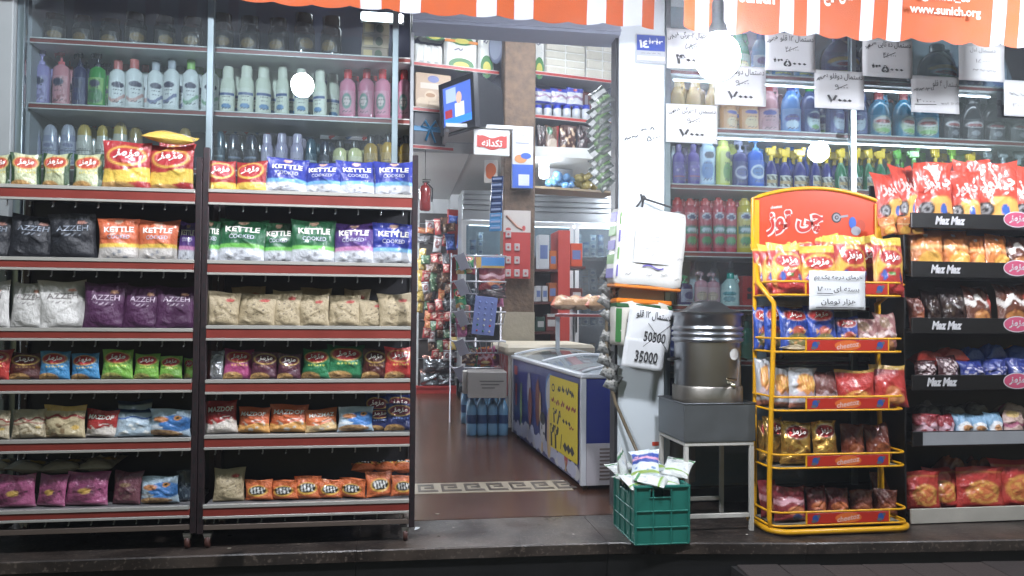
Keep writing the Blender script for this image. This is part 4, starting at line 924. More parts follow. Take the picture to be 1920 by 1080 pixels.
bottle_row([('gold_j', 1253, 1284, 146), ('gold_j', 1285, 1316, 147), ('gold_j', 1318, 1345, 148), ('peach', 1346, 1382, 160), ('peach', 1384, 1420, 160), ('rosej', 1423, 1461, 150), ('bluej', 1462, 1498, 152), ('navyj', 1499, 1538, 156), ('navy2', 1543, 1580, 158), ('navy2', 1584, 1622, 160),
            ('tealj', 1626, 1668, 172), ('tealj', 1670, 1711, 172), ('tealj', 1714, 1756, 174), ('blackj', 1760, 1798, 178), ('blackj', 1799, 1838, 178), ('blackj', 1840, 1881, 180), ('blackj', 1884, 1924, 180)], YB, ZR[1] + .002, "right window's second shelf", GC, back="right window's second back row")
bottle_row([('wt', 1244, 1260, 266), ('purp', 1262, 1286, 270), ('purp', 1287, 1312, 270), ('lbl', 1311, 1339, 262), ('ylg', 1340, 1371, 260), ('nvy', 1371, 1400, 262), ('bl2', 1400, 1430, 260), ('sp_n', 1431, 1456, 275), ('sp_n', 1458, 1485, 275), ('sp_n', 1486, 1513, 275), ('sp_n', 1514, 1541, 276), ('sp_n', 1542, 1562, 277),
            ('sp_g', 1562, 1590, 277), ('sp_g', 1591, 1612, 278), ('sp_g', 1613, 1638, 278), ('sp_g', 1639, 1662, 279), ('sp_l', 1668, 1694, 278), ('sp_l', 1696, 1722, 278), ('sp_g', 1738, 1764, 276), ('sp_r', 1772, 1800, 268), ('sp_g', 1806, 1832, 282), ('sp_w', 1838, 1864, 274), ('sp_w', 1868, 1894, 274), ('sp_w', 1898, 1920, 276)], YB, ZR[2] + .002, "right window's third shelf", GC, back="right window's third back row")
bottle_row([('sp_b', 1438, 1462, 262, .14), ('sp_b', 1466, 1490, 262, .14), ('sp_b', 1496, 1520, 263, .14)], YB, ZR[2] + .002, "right window's third shelf, at back", GC)
bottle_row([('dsh_r', 1256, 1281, 371), ('dsh_r', 1282, 1308, 371), ('dsh_r', 1309, 1334, 371), ('dsh_r', 1335, 1359, 372), ('dsh_r', 1358, 1382, 372), ('dsh_y', 1381, 1408, 373), ('dsh_y', 1410, 1436, 373), ('dsh_r', 1660, 1690, 380)], YB, ZR[3] + .002, "right window's fourth shelf", GC, back="right window's fourth back row")
bottle_row([('wt', 1252, 1266, 520), ('dk', 1267, 1302, 516), ('pk', 1303, 1327, 510), ('pk', 1328, 1352, 511), ('tw', 1354, 1387, 512), ('wt', 1292, 1306, 486, .2), ('wt', 1330, 1350, 484, .2), ('wt', 1362, 1380, 486, .2)], YB, ZR[4] + .002, "right window's fifth shelf", GC)
bottle_row([('nvy', 1252, 1282, 590), ('grl', 1386, 1412, 602), ('grl', 1390, 1416, 590, .15), ('nvy', 1440, 1470, 590)], YB, ZR[5] + .002, "right window's sixth shelf", GC)
a = P(1386, 518, YB); b = P(1409, 572, YB)
o = tag(MB().box((0, 0, 0), (b.x - a.x, .1, a.z - ZR[4] - .002)).build('carton', mat('a8302c', .5), None, (a.x, YB - .05, ZR[4] + .002)), 'small red carton beside the mint bottle, right window', 'carton')
mb = MB(); mb.ell(.045, .10, .016, .014, -.001).box((.03, -.0012, .04), (.058, .001, .075), c=0); mb.build('emblem', mat('2c2428', .5), o)

# ================================================================== YELLOW WIRE STAND
M_YEL = mat('d29a10', .32, var=.08, name='yellow_enamel')
YF, YK = 3.76, 4.02
X0, X1 = P(1455, 640, YF).x, P(1697, 640, YF).x
stand = thing('display_stand', 'yellow wire display stand with orange header and five trays', 'display stand', ((X0 + X1) / 2, YF, 0))
hx = (X1 - X0) / 2; dpt = YK - YF
def L(u, v, y): p = P(u, v, y); return (p.x - (X0 + X1) / 2, y - YF, p.z)
zc, zp, zb = P(1412, 372, YK).z, P(1530, 353, YK).z, P(1500, 470, YK).z
hl, hr = L(1411, 400, YK)[0], L(1650, 400, YK)[0]
hm, hw = (hl + hr) / 2, (hr - hl) / 2
arch = [(hm - hw + 2 * hw * i / 24, zc + (zp - zc) * (1 - ((i / 12) - 1) ** 2)) for i in range(25)]
hd = MB().prism([(hl, zb)] + arch + [(hr, zb)], dpt, dpt + .02).build('header_board', mat('c2401c', .35, var=.05), stand)
MB().tube([(x, dpt - .004, z) for x, z in [(hl, zb)] + arch + [(hr, zb)]], .011, 8).build('header_rim', M_YEL, hd)
for s, x in ((1, hl), (-1, hr)): MB().box((x, dpt - .012, zb), (x + s * .035, dpt - .001, zc - .01)).build('side_strip', M_YEL, hd)
mb = MB(); hu = lambda u, v: L(u, v, YK)
tx = hu(1489, 415); wv = hu(1538, 415)[0] - hu(1441, 415)[0]
for y, bo, mi in ((dpt - .003, .10, 0), (dpt - .006, .03, 1)):
    put_text(mb, 'چی توز', tx[0], tx[2] - .005, wv * 1.12, .15 - .012 * mi, y, mi, bo, .12, R(6))
q = hu(1455, 388); put_text(mb, 'cheetoz', q[0], q[2], .07, .018, dpt - .004, 0, .03, .1, R(8))
mb.build('lettering', [mat('d8c8c4', .4), mat('b02c22', .4)], hd)
mb = MB(); c0 = hu(1568, 408)
for rr, mi, dy in ((.030, 0, .002), (.022, 1, .003), (.012, 0, .004), (.006, 1, .005)): mb.ell(c0[0], c0[2], rr, rr, dpt - dy, 22, mi)
mb.ribbon([(c0[0], c0[2]), (c0[0] + .07, c0[2] + .012)], .012, dpt - .004, 1)
c1 = hu(1598, 418); mb.ell(c1[0], c1[2], .022, .034, dpt - .003, 18, 2); mb.ell(c1[0] + .02, c1[2] - .045, .03, .026, dpt - .0035, 18, 1); mb.ell(c1[0] + .05, c1[2] - .015, .03, .034, dpt - .0025, 18, 3)
mb.build('motorbike_print', [mat('2a2a2e', .4), mat('8c8c94', .4), mat('2858b0', .4), mat('a8381c', .4)], hd)
trv = [(529, 554), (635, 660), (744, 769), (851, 876), (958, 983)]
wid = [0, .002, .006, .014, .022]
for s, x in ((-1, hl + .012), (1, hr - .012)):
    MB().tube([(x, dpt, .02), (x, dpt, zb + .02)], .011, 8).build('rear_post', M_YEL, stand)
    pz = P(1413, 480, YF).z
    rb_ = 0 if s < 0 else 1
    pts = [(x, dpt - .006, pz), (x + s * .012, dpt - .05, pz - .05), (x + s * .05, dpt * .45, pz - .13), (s * (hx - .012 - .03 * rb_), .045 + .14 * rb_, pz - .24)]
    nb = [(s * (hx - .012 - .03 * rb_ + .03 * min(1, k / 6)), .04 + .15 * rb_, pz - .24 - (pz - .32) * k / 7) for k in range(1, 8)]
    MB().tube(pts + nb + [(s * (hx + .016 - .02 * rb_), .03 + .16 * rb_, .03)], .013, 8).build('curved_rail', M_YEL, stand)
Z5 = []
M_LBL = mat('a8281c', .4)
for i, (va, vb) in enumerate(trv):
    za, zb_ = P(1580, va, YF).z, P(1580, vb, YF).z; Z5.append(zb_); h = hx + wid[i]
    def loop(z, n=5, r=.06):
        pts = [(-h + .0, dpt - .012, z)]
        for k in range(n + 1): w = math.pi / 2 * k / n; pts.append((-h + r - r * math.cos(w), r - r * math.sin(w), z))
        for k in range(n + 1): w = math.pi / 2 * k / n; pts.append((h - r + r * math.sin(w), r - r * math.cos(w), z))
        return pts + [(h, dpt - .012, z)]
    tr = MB().tube(loop(za), .006, 6).tube(loop(zb_), .006, 6).build('tray', M_YEL, stand)
    w0, w1 = L(1512, 600, YF)[0], L(1664, 600, YF)[0]
    MB().box((w0 - .006, -.006, zb_), (w0, .004, za)).box((w1, -.006, zb_), (w1 + .006, .004, za)).build('upright', M_YEL, tr)
    pn = MB().box((w0, -.004, zb_ + .007), (w1, .0, za - .007)).build('label_strip', M_LBL, tr)
    mb = MB(); zm = (za + zb_) / 2
    mb.ell((w0 + w1) / 2, zm, .075, .026, -.0046, 24, 2)
    put_text(mb, 'cheetoz', (w0 + w1) / 2, zm, .13, .028, -.0052, 0, .02, .2, R(8))
    PM = [mat('d0a8a0', .4), mat('2a4a8c', .4), mat('c8642c', .4), mat('57575f', .4)]
    for s in (-1, 1):
        x = (w0 + w1) / 2 + s * (w1 - w0) * .40
        MB().ell(x, zm, .018, .02, -.0047, 14, 1).ell(x + .018, zm + .012, .009, .009, -.005, 12, 3).ell(x - .008, zm - .014, .016, .008, -.005, 12, 3).build('motif', PM, pn)
    mb.build('logo', PM, pn)
    MB().box((-h + .03, .02, zb_ - .008), (h - .03, dpt - .004, zb_ - .003), c=.001).build('tray_floor', mat('7a7468', .5), tr)
lp = []
for zz_ in (.022,):
    r = .10; h = hx + .03; n = 6
    lp = [(-h, dpt, zz_)] + [(-h + r - r * math.cos(math.pi / 2 * k / n), -.03 + r - r * math.sin(math.pi / 2 * k / n), zz_) for k in range(n + 1)] + [(h - r + r * math.sin(math.pi / 2 * k / n), -.03 + r - r * math.cos(math.pi / 2 * k / n), zz_) for k in range(n + 1)] + [(h, dpt, zz_)]
MB().tube(lp, .015, 8, closed=True).build('base_loop', M_YEL, stand)
GY = 'snack bags on the yellow wire stand'
ys = YF + .085
for i, e in enumerate([
 [('ytop', 1416, 1466, 458, .12), ('ytop', 1432, 1488, 458, .07), ('ytop', 1447, 1514, 456), ('ytop', 1503, 1567, 462), ('ytop', 1560, 1634, 443), ('ytop', 1632, 1700, 445), ('ytop', 1452, 1526, 440, .16), ('ytop', 1530, 1572, 438, .16), ('ytop', 1585, 1650, 440, .16)],
 [('royal', 1414, 1444, 576, .13), ('royal', 1434, 1470, 575, .07), ('royal', 1464, 1518, 575), ('royal', 1517, 1571, 574), ('royal', 1566, 1610, 594, .02), ('curl', 1606, 1646, 598), ('curl', 1638, 1680, 588), ('tan', 1470, 1512, 650, -.03, 657, 'lie')],
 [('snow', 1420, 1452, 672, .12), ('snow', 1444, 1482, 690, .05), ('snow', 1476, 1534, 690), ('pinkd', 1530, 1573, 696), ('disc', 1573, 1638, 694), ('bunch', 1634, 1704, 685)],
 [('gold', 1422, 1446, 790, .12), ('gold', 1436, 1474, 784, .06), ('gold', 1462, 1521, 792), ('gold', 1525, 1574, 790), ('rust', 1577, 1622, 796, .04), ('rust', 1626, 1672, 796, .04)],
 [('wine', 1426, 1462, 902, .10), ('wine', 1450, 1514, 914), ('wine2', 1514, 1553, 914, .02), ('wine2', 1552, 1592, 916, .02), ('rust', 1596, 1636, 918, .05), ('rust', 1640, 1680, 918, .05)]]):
    bag_row(e, ys, Z5[i] + .004, "yellow stand's %s tray" % ['top', 'second', 'third', 'fourth', 'bottom'][i], GY, t=.08)
sign(1517, 1622, 508, 581, YF - .012, 'white paper sign offering dates hung on the yellow stand', [('خرمای درجه یک بم', 0, .32, .86, .16, .012), ('بسته ای ۱۸۰۰۰', 0, .02, .74, .17, .008), ('هزار تومان', 0, -.30, .62, .17, .012), ('-', -.38, -.08, -.1, -.08), ('-', -.4, -.44, .45, -.44)], group=None)

# ================================================================== BLACK SNACK RACK
YM, YN = 3.86, 4.24
xa_, xb_ = P(1712, 600, YM).x, P(2200, 600, YM).x
br = thing('snack_rack', 'black snack rack with white lettered shelf fronts at the right edge', 'rack', (xa_, YM, 0))
wd = xb_ - xa_
fv = [(401, 427), (491, 519), (596, 624), (703, 729), (808, 834), (952, 972)]
zt6 = P(1800, 330, YM).z
MB().box((0, YN - YM, 0), (wd, YN - YM + .015, zt6), c=0).build('back_panel', mat('131215', .5), br)
MB().box((-.012, .06, 0), (.0, YN - YM, P(1800, 402, YM).z)).build('side_panel', mat('131215', .5), br)
MB().box((0, .03, .0), (wd, .06, .07)).build('plinth', M_BLACK, br)
Z6 = []
LBK = lambda u, v: (P(u, v, YM).x - xa_, P(u, v, YM).z)
for i, (va, vb) in enumerate(fv):
    za, zb_ = P(1800, va, YM).z, P(1800, vb, YM).z; Z6.append(zb_ + .02)
    s = MB().box((.002, .012, zb_), (wd, YN - YM - .002, zb_ + .018)).build('shelf', M_BLACK, br)
    fm = MB()
    if i == 5: fm.box((-.02, -.004, zb_ - .02), (wd, .010, za)); ff = fm.build('shelf_front', mat('a8a49c', .5, var=.25), s)
    else:
        fm.box((-.01, -.006, zb_ - .006), (wd, .010, za), c=.003); ff = fm.build('shelf_front', M_BLACK, s)
    mb = MB()
    if i < 4:
        x, z = LBK((1780, 1772, 1774, 1765)[i], (va + vb) / 2)
        put_text(mb, 'Maz Maz', x, z, .185, .048, -.0075, 0, .05, .25)
        x, z = LBK(1905, (va + vb) / 2 - 2)
        ml = MB().ell(x, z, .085, .045, -.0072, 26, 0).ell(x, z, .080, .040, -.0078, 26, 1); put_text(ml, 'مزمز', x, z, .10, .045, -.0088, 0, .04, .3); ml.build('logo', [mat('b8b8bc', .4), mat('b04a68', .4)], ff)
        mb.build('lettering', [mat('b8b8bc', .4), mat('b04a68', .4)], ff)
    if i == 4:
        mb.box((.05, -.0075, zb_ + .002), (wd, -.0065, za - .004), c=0); mb.build('label_strip', mat('8c8f94', .4, var=.2), ff)
GK = 'snack bags on the black rack'
yk = YM + .10
for i, e in enumerate([
 [('cheet', 1646, 1697, 322, .04), ('cheet', 1680, 1726, 306, .02), ('cheet', 1713, 1790, 306), ('cheet', 1782, 1836, 320), ('cheet', 1828, 1908, 304), ('cheet', 1894, 1960, 312), ('cheet', 1790, 1850, 300, .15)],
 [('tort', 1695, 1720, 430, .06), ('tort', 1708, 1766, 430), ('tort', 1764, 1822, 430), ('tort', 1812, 1850, 442, .02), ('tort', 1844, 1891, 440), ('brown', 1888, 1940, 440)],
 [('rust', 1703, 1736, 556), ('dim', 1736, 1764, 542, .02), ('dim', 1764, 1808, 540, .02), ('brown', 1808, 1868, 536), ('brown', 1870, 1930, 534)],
 [('mini_w', 1712, 1758, 676), ('mini_w', 1758, 1798, 668), ('mini_b', 1800, 1846, 676), ('mini_b', 1842, 1890, 674), ('mini_b', 1890, 1940, 672), ('mini_red', 1712, 1758, 656, .10, 690, 'lie'), ('mini_red', 1750, 1800, 652, .10, 690, 'lie'),
  ('mini_blue', 1796, 1836, 650, .12, 690, 'lie'), ('mini_blue', 1834, 1880, 644, .12, 690, 'lie'), ('mini_blue', 1876, 1930, 646, .12, 690, 'lie')],
 [('mini_p', 1712, 1756, 776), ('mini_p', 1752, 1790, 778), ('mini_ice', 1788, 1820, 776), ('mini_ice', 1818, 1848, 778), ('mini_ice', 1844, 1880, 774), ('mini_cream', 1878, 1924, 770), ('grey', 1712, 1756, 756, .12, 796, 'lie'), ('grey', 1756, 1800, 756, .12, 796, 'lie'), ('grey', 1800, 1846, 752, .14, 796, 'lie'), ('mini_cream', 1872, 1912, 754, .12, 790, 'lie')],
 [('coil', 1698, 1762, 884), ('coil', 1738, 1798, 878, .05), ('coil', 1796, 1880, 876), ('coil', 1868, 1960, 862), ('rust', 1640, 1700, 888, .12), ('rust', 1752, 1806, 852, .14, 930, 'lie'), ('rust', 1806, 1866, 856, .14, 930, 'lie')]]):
    bag_row(e, yk, Z6[i], "black rack's %s shelf" % ['top', 'second', 'third', 'fourth', 'fifth', 'bottom'][i], GK, t=.09)
a = P(1690, 420, YM + .05)
for i, u in enumerate((1668, 1694, 1718)):
    o = bag('tort', (P(u, 445, YM + .06).x, YM + .06, P(u, 440, YM + .06).z), .085, .10, .03, (R(8), R(rnd.uniform(-14, 14)), R(-20)))
    tag(o, 'small amber bag hanging beside the black rack, %s of three' % ['leftmost', 'middle', 'rightmost'][i], 'snack bag', GK)
# ================================================================== WATER URN ON ITS STAND
yu = 3.86
sx0, sx1 = P(1284, 830, yu).x, P(1414, 830, yu).x
zt_ = P(1350, 828, yu).z; sw_ = sx1 - sx0; sd = .40
M_WST = mat('b4b2ac', .45, var=.18, scale=12)
t = thing('metal_stand', 'white square-tube metal stand under the water urn', 'stand', (sx0, yu, 0))
for x in (0, sw_ - .022):
    for y in (0, sd - .022): MB().box((x, y, 0), (x + .022, y + .022, zt_ - .024)).build('leg', M_WST, t)
MB().box((0, 0, zt_ - .023), (sw_, sd, zt_ - .002), c=.003).build('top', M_WST, t)
zl = P(1350, 968, yu).z
MB().box((.023, .002, zl - .010), (sw_ - .023, .020, zl + .012)).build('crossbar', M_WST, t)
MB().box((.023, sd - .02, zl - .010), (sw_ - .023, sd - .004, zl + .012)).build('crossbar', M_WST, t)
ztr = P(1350, 757, yu).z
M_GAL = mat('6f7478', .42, .75, var=.2, scale=9, name='galvanised')
t2 = thing('drip_tray', 'grey galvanised metal box tray under the urn', 'tray', (sx0 - .005, yu - .005, zt_))
h = ztr - zt_; w = sw_ + .01; d = sd
MB().box((0, 0, 0), (w, d, .004), c=0).box((0, 0, .004), (w, .004, h)).box((0, d - .004, .004), (w, d, h)).box((0, .004, .004), (.004, d - .004, h)).box((w - .004, .004, .004), (w, d - .004, h)).build('tray_body', M_GAL, t2)
MB().tube([(0, 0, h), (w, 0, h), (w, d, h), (0, d, h)], .005, 6, closed=True).build('rim', M_GAL, t2)
yuc = yu + .20
uc = P(1326, 700, yuc); ru = (P(1388, 650, yuc).x - P(1263, 650, yuc).x) / 2
M_INOX = mat('a4a7ac', .28, 1., var=.1, scale=5, name='stainless'); M_INOX2 = mat('8a8680', .36, .9, var=.35, scale=10)
zz = lambda v: P(1326, v, yuc - ru * .7).z
u_ = thing('water_urn', 'tall stainless steel water urn with ridged lid and white oval sticker', 'urn', (uc.x, yuc, 0))
zb0, zb1, zs0, ztop_ = zz(754), zz(728), zz(638), zz(572)
MB().lathe([(0, zt_ + .02), (ru * .98, zt_ + .02), (ru * .98, zb1), (ru * .95, zb1 + .01)], 40).build('base_ring', M_INOX2, u_)
pr = [(ru * .93, zb1 + .008), (ru * .93, zs0 - .01)]
MB().lathe(pr, 44).build('drum', M_INOX, u_)
rg = []
z = zs0 - .012
for k in range(3): rg += [(ru * .94, z), (ru * 1.0, z + .006), (ru * 1.0, z + .02), (ru * .94, z + .026)]; z += .03
rg += [(ru * .95, z), (ru * .95, zz(592)), (ru * 1.0, zz(592) + .004), (ru * 1.0, zz(586))]
MB().lathe(rg, 44).build('ridged_collar', M_INOX, u_)
z0 = zz(585)
MB().lathe([(ru * .99, z0), (ru * .8, z0 + .012), (ru * .62, z0 + .02), (ru * .42, z0 + .05), (ru * .36, z0 + .056), (ru * .2, z0 + .062), (0, z0 + .062)], 36).build('lid', M_INOX, u_)
st_ = MB()
vs = []; aw0 = math.atan2(-.86, .46); zs = zz(664)
for k in range(24):
    f = 2 * math.pi * k / 24; a = aw0 + .20 * math.cos(f); vs.append((ru * .945 * math.cos(a), ru * .945 * math.sin(a), zs + .03 * math.sin(f)))
st_.add(vs, [tuple(range(24))]).build('sticker', mat('c8c8c6', .5), u_)
MB().tube([(ru * .25, -ru * .9, zb1 + .03), (ru * .25, -ru * 1.12, zb1 + .03), (ru * .25, -ru * 1.2, zb1 + .01)], .012, 8).tube([(ru * .12, -ru * 1.05, zb1 + .055), (ru * .4, -ru * 1.05, zb1 + .05)], .006, 6).build('tap', mat('c8c0a8', .2, 1.), u_)
for s in (-1, 1): MB().tube([(s * ru * .93, -.03, zs0 - .1), (s * ru * 1.1, -.03, zs0 - .11), (s * ru * 1.1, .03, zs0 - .11), (s * ru * .93, .03, zs0 - .1)], .007, 6).build('handle', M_BLACK, u_)

# ================================================================== GREEN CRATE OF MILK POUCHES
ycr = 3.68; M_GRN = mat('1f6e62', .42, var=.1, scale=8, name='green_plastic')
c0, c1 = P(1191, 960, ycr).x, P(1293, 960, ycr).x; cw, cd, ch = c1 - c0, .37, P(1240, 910, ycr).z
t = thing('plastic_crate', 'green plastic crate of milk pouches at the foot of the white pillar', 'crate', (c0, ycr, 0))
def panel(mb, w, n, hole):
    """one ribbed wall, x 0..w, outer face at y=0, thickness inwards"""
    if hole:
        a, b, c_, d_ = w * .28, w * .66, ch * .80, ch * .93
        mb.box((0, .006, 0), (w, .009, c_), c=0).box((0, .006, c_), (a, .009, ch), c=0).box((b, .006, c_), (w, .009, ch), c=0).box((a, .006, d_), (b, .009, ch), c=0)
        mb.box((a - .006, 0, c_ - .006), (b + .006, .006, c_)).box((a - .006, 0, c_), (a, .006, d_)).box((b, 0, c_), (b + .006, .006, d_))
    else: mb.box((0, .006, 0), (w, .009, ch), c=0)
    for z in (0, ch * .28, ch * .55, ch * .82): 
        if not (hole and z > ch * .8): mb.box((0, -.001, z), (w, .006, z + .007))
    mb.box((-.003, -.004, ch - .012), (w + .003, .010, ch))
    for k in range(n + 1):
        x = w * k / n; mb.box((x - .004, 0, .007), (x + .004, .006, ch - .013))
mb = MB(); panel(mb, cw, 3, True); mb.build('crate_wall', M_GRN, t)
mb = MB(); panel(mb, cd, 4, True); o = mb.build('crate_wall', M_GRN, t, (0, cd, 0)); o.rotation_euler = (0, 0, R(-90))
mb = MB(); panel(mb, cd, 4, True); o = mb.build('crate_wall', M_GRN, t, (cw, 0, 0)); o.rotation_euler = (0, 0, R(90))
mb = MB(); panel(mb, cw, 3, False); o = mb.build('crate_wall', M_GRN, t, (cw, cd, 0)); o.rotation_euler = (0, 0, R(180))
MB().box((.01, .01, .002), (cw - .01, cd - .01, .008), c=0).build('crate_floor', M_GRN, t)
pz = [('milk', .05, .06, -.02, 70, 20, 'lowest front left'), ('milk', .17, .07, -.015, 75, -15, 'lowest front right'), ('milk', .10, .20, -.02, 80, 40, 'lowest middle'), ('milk', .20, .26, -.01, 78, -40, 'lowest back right'), ('milk', .06, .30, .0, 75, 10, 'lowest back left'),
      ('milk', .015, .20, -.005, 8, 65, 'upright at left rim'), ('milk_b', .15, .17, .05, 58, 22, 'top with pink name'), ('milk', .23, .15, .03, 66, -35, 'leaning right'), ('milk_b', .08, .13, .035, 50, -25, 'leaning forward left'), ('milk', .16, .05, .012, 82, 60, 'flat at front rim')]
for k, (dz, x, y, z, tl, rz, nm) in enumerate(pz):
    o = bag(dz, (c0 + x * cw / .27, ycr + y + .03, ch + z - .01), .15, .16, .05, (R(-tl), R(rnd.uniform(-15, 15)), R(rz)), name='milk_pouch')
    if tl > 20: o.location.y -= .06
    tag(o, '%s, %s, in the green crate' % ('white milk pouch' if dz == 'milk' else 'blue and white milk pouch', nm), 'milk pouch', 'milk pouches in the green crate')

# ================================================================== PAPER TOWELS HANGING ON THE PILLAR
def softbox(w, d, h, k, r=.02):
    bm = bmesh.new(); bmesh.ops.create_cube(bm, size=1); bmesh.ops.subdivide_edges(bm, edges=bm.edges[:], cuts=7, use_grid_fill=True)
    g = random.Random(k); ph = [g.uniform(0, 6) for _ in range(6)]
    for v in bm.verts:
        x, y, z = v.co; p = 14
        n = (abs(2 * x) ** p + abs(2 * y) ** p + abs(2 * z) ** p) ** (1 / p); s_ = 1 / max(n, .6)
        f = max(abs(2 * x), abs(2 * y), abs(2 * z)); v.co = Vector((x * w, y * d, z * h)) * (f * s_ if f > .99 else 1)
        v.co += Vector((math.sin(9 * z + ph[0]) * .004, math.sin(11 * x + 7 * z + ph[1]) * .005, math.sin(8 * x + ph[2]) * .005))
    me = bpy.data.meshes.new('wrap'); bm.to_mesh(me); bm.free(); me.polygons.foreach_set('use_smooth', [True] * len(me.polygons)); return me
M_WRAP = mat('d2d3d0', .22, bump=.5, bscale=14, coat=.3, var=.04, name='plastic_wrapped_paper')
yp = 4.22
a, b, c_ = P(1143, 390, yp), P(1280, 390, yp), P(1150, 538, yp)
w, h = b.x - a.x, a.z - c_.z
me = softbox(w, .13, h, 3); me.materials.append(M_WRAP)
tp = link('paper_towel_pack', me, None, ((P(1220, 464, yp)).x, yp + .07, P(1213, 464, yp).z), (R(2), R(3.5), R(7)))
tag(tp, 'large white paper towel pack hanging from a cord on the white pillar', 'paper towel pack')
MB().box((-w * .48, -.06, -h * .53), (w * .48, .06, -h * .49), c=.01).build('bottom_band', mat('cf7a30', .4), tp)
mb = MB()
for k in range(5): mb.box((-w * .512, -.05, -h * .42 + k * h * .18), (-w * .508, .05, -h * .30 + k * h * .18), k % 2, c=0)
for k in range(4): mb.box((-w * .485, -.0755, -h * .40 + k * h * .22), (-w * .465, -.0745, -h * .25 + k * h * .22), k % 2, c=0)
mb.build('edge_print', [mat('6a62a8', .4), mat('6f9a5c', .4)], tp)
mb = MB()
for x, z, s in ((-.4, .1, 0), (.42, -.12, 1), (.40, .42, 2), (-.3, -.36, 3), (.0, -.36, 4), (.22, -.34, 5), (.40, -.38, 6)): scribble(mb, (x - .06) * w, z * h, (x + .06) * w, (z + .02) * h, .016, .003, -.0765, s + 9, n=8)
mb.ribbon([((-.12 + .3 * k / 12) * w, (-.245 + .02 * math.sin(k / 2)) * h) for k in range(13)], .008, -.0768, 1)
mb.build('print', [mat('77767a', .5), mat('5c52a0', .5)], tp)
sh_ = MB().box((-w * .26, -.079, -h * .2), (w * .24, -.0775, h * .22), c=0).build('paper_sheet', M_PAPER, None, tp.location); sh_.rotation_euler = tp.rotation_euler
tag(sh_, 'white paper note with faint handwriting fixed on the large towel pack', 'paper note')
mb = MB()
scribble(mb, -.02, .06, .06, .065, .012, .003, -.0797, 4, n=8); scribble(mb, -.01, .035, .05, .04, .012, .003, -.0797, 5, n=8); put_text(mb, '۵۰۰۰', .03, -.04, .06, .018, -.0797, 0, -.004); scribble(mb, -.06, 0, 0, -.01, .01, .003, -.0797, 6, n=8); mb.build('handwriting', INK_GREY, sh_)
kn = P(1206, 372, 4.34); M_CORD = mat('3c3d40', .5)
cdm = MB().tube([(kn.x + .0, 4.385, kn.z + .03), (kn.x, 4.34, kn.z), (kn.x - .07, 4.29, P(1150, 392, 4.29).z)], .006, 6).tube([(kn.x, 4.34, kn.z), (kn.x + .16, 4.29, P(1275, 390, 4.29).z)], .006, 6).tube([(kn.x + .002, 4.34, kn.z), (kn.x - .01, 4.33, kn.z - .06)], .007, 6)
cdm.lathe([(0, -.016), (.014, -.008), (.016, .004), (.008, .016), (0, .018)], 10, (kn.x, 4.335, kn.z))
tag(cdm.build('knotted_string', M_CORD), 'dark knotted string above the large paper towel pack', 'string')
a, b = P(1152, 565, 4.26), P(1262, 575, 4.26); w, h = b.x - a.x, P(1200, 565, 4.26).z - P(1200, 652, 4.26).z
me = softbox(w, .10, h, 5); me.materials.append(mat('c6c3ba', .3, bump=.4, bscale=14, coat=.2, var=.05))
tp2 = link('paper_towel_pack', me, None, (P(1206, 608, 4.26).x, 4.31, P(1206, 608, 4.26).z), (R(-3), R(3), R(6)))
tag(tp2, 'smaller towel pack with orange and green top edge on the white pillar', 'paper towel pack')
MB().box((-w * .5, -.052, h * .42), (w * .5, .05, h * .53), 0, c=.008).box((-w * .495, -.0525, h * .33), (w * .495, .045, h * .42), 1, c=.002).build('top_band', [mat('d0741c', .35), mat('23502c', .4)], tp2)
mb = MB().box((-w * .50, -.0535, -h * .42), (-w * .40, -.0515, h * .3), 0, c=0); mb.ell(-w * .28, -h * .2, .014, .02, -.054, 14, 0)
scribble(mb, w * .36, h * .25, w * .40, -h * .2, .02, .004, -.054, 3, 1, n=12); scribble(mb, -w * .3, h * .05, -w * .24, -h * .05, .015, .003, -.054, 8, 1, n=8)
mb.build('print', [mat('2f6a34', .4), INK], tp2)
s1 = sign(1176, 1258, 576, 655, 4.19, 'tilted paper sign reading 50500 crossed out, above the 35000 sheet', [('دستمال ۱۲ قلو', .06, .30, .80, .22, .012), ('50500', .14, -.20, .50, .25, .02), ('-', -.1, -.45, .5, .18), ('-', -.05, .12, .45, -.45)], rot=R(8), group='price sheets hanging on the pillar')
s2 = sign(1168, 1245, 636, 692, 4.182, 'tilted paper sheet reading 35000 hanging lowest on the pillar', [('35000', .06, -.08, .56, .38, .02)], rot=R(8), group='price sheets hanging on the pillar')
p0 = [P(u, v, y) for u, v, y in ((1138, 560, 4.38), (1137, 640, 4.37), (1140, 700, 4.37), (1154, 755, 4.36), (1178, 810, 4.33), (1196, 850, 4.28), (1208, 880, 4.2))]
tag(MB().tube(p0, .010, 8).build('hose', mat('6f6350', .5, var=.2)), 'thin brown cable slanting across the white pillar to the crate', 'cable')
# strips of shiny sachets hanging at the door jamb
design('sach_g', 'dark green and silver sachet', ('3a4240', ('band', .25, .42, '4a6a3c'), ('band', .55, .8, 'a0a4a4')), ())
design('sach_s', 'dark silver sachet', ('5c5e5c', ('band', .3, .6, '94948f'), ('spk', 0, 0, 1, 1, '3a3c3a', 9, .7, 2)), ())
def strip(name, label, us, dz, w, h, group, cat='sachet', tiltx=-20, y=4.36, tilt=-38, name2='sachet'):
    for i, (u, v) in enumerate(us):
        p = P(u, v, y)
        o = bag(dz, (p.x, p.y + .006 * (i % 2), p.z), w, h, .035, (R(tiltx), R(tilt + rnd.uniform(-8, 8)), R(rnd.uniform(-25, 10))), name=name2)
        tag(o, label % (ORD[i] + ' of ' + NUM[len(us)] + ' from the top'), cat, group)
strip('', 'green and silver sachet, %s, beside the door jamb', [(1140 - 5 * math.sin(i * .35), 196 + i * 15.5) for i in range(11)], 'sach_g', .105, .12, 'green sachets hanging in a strip at the door jamb')
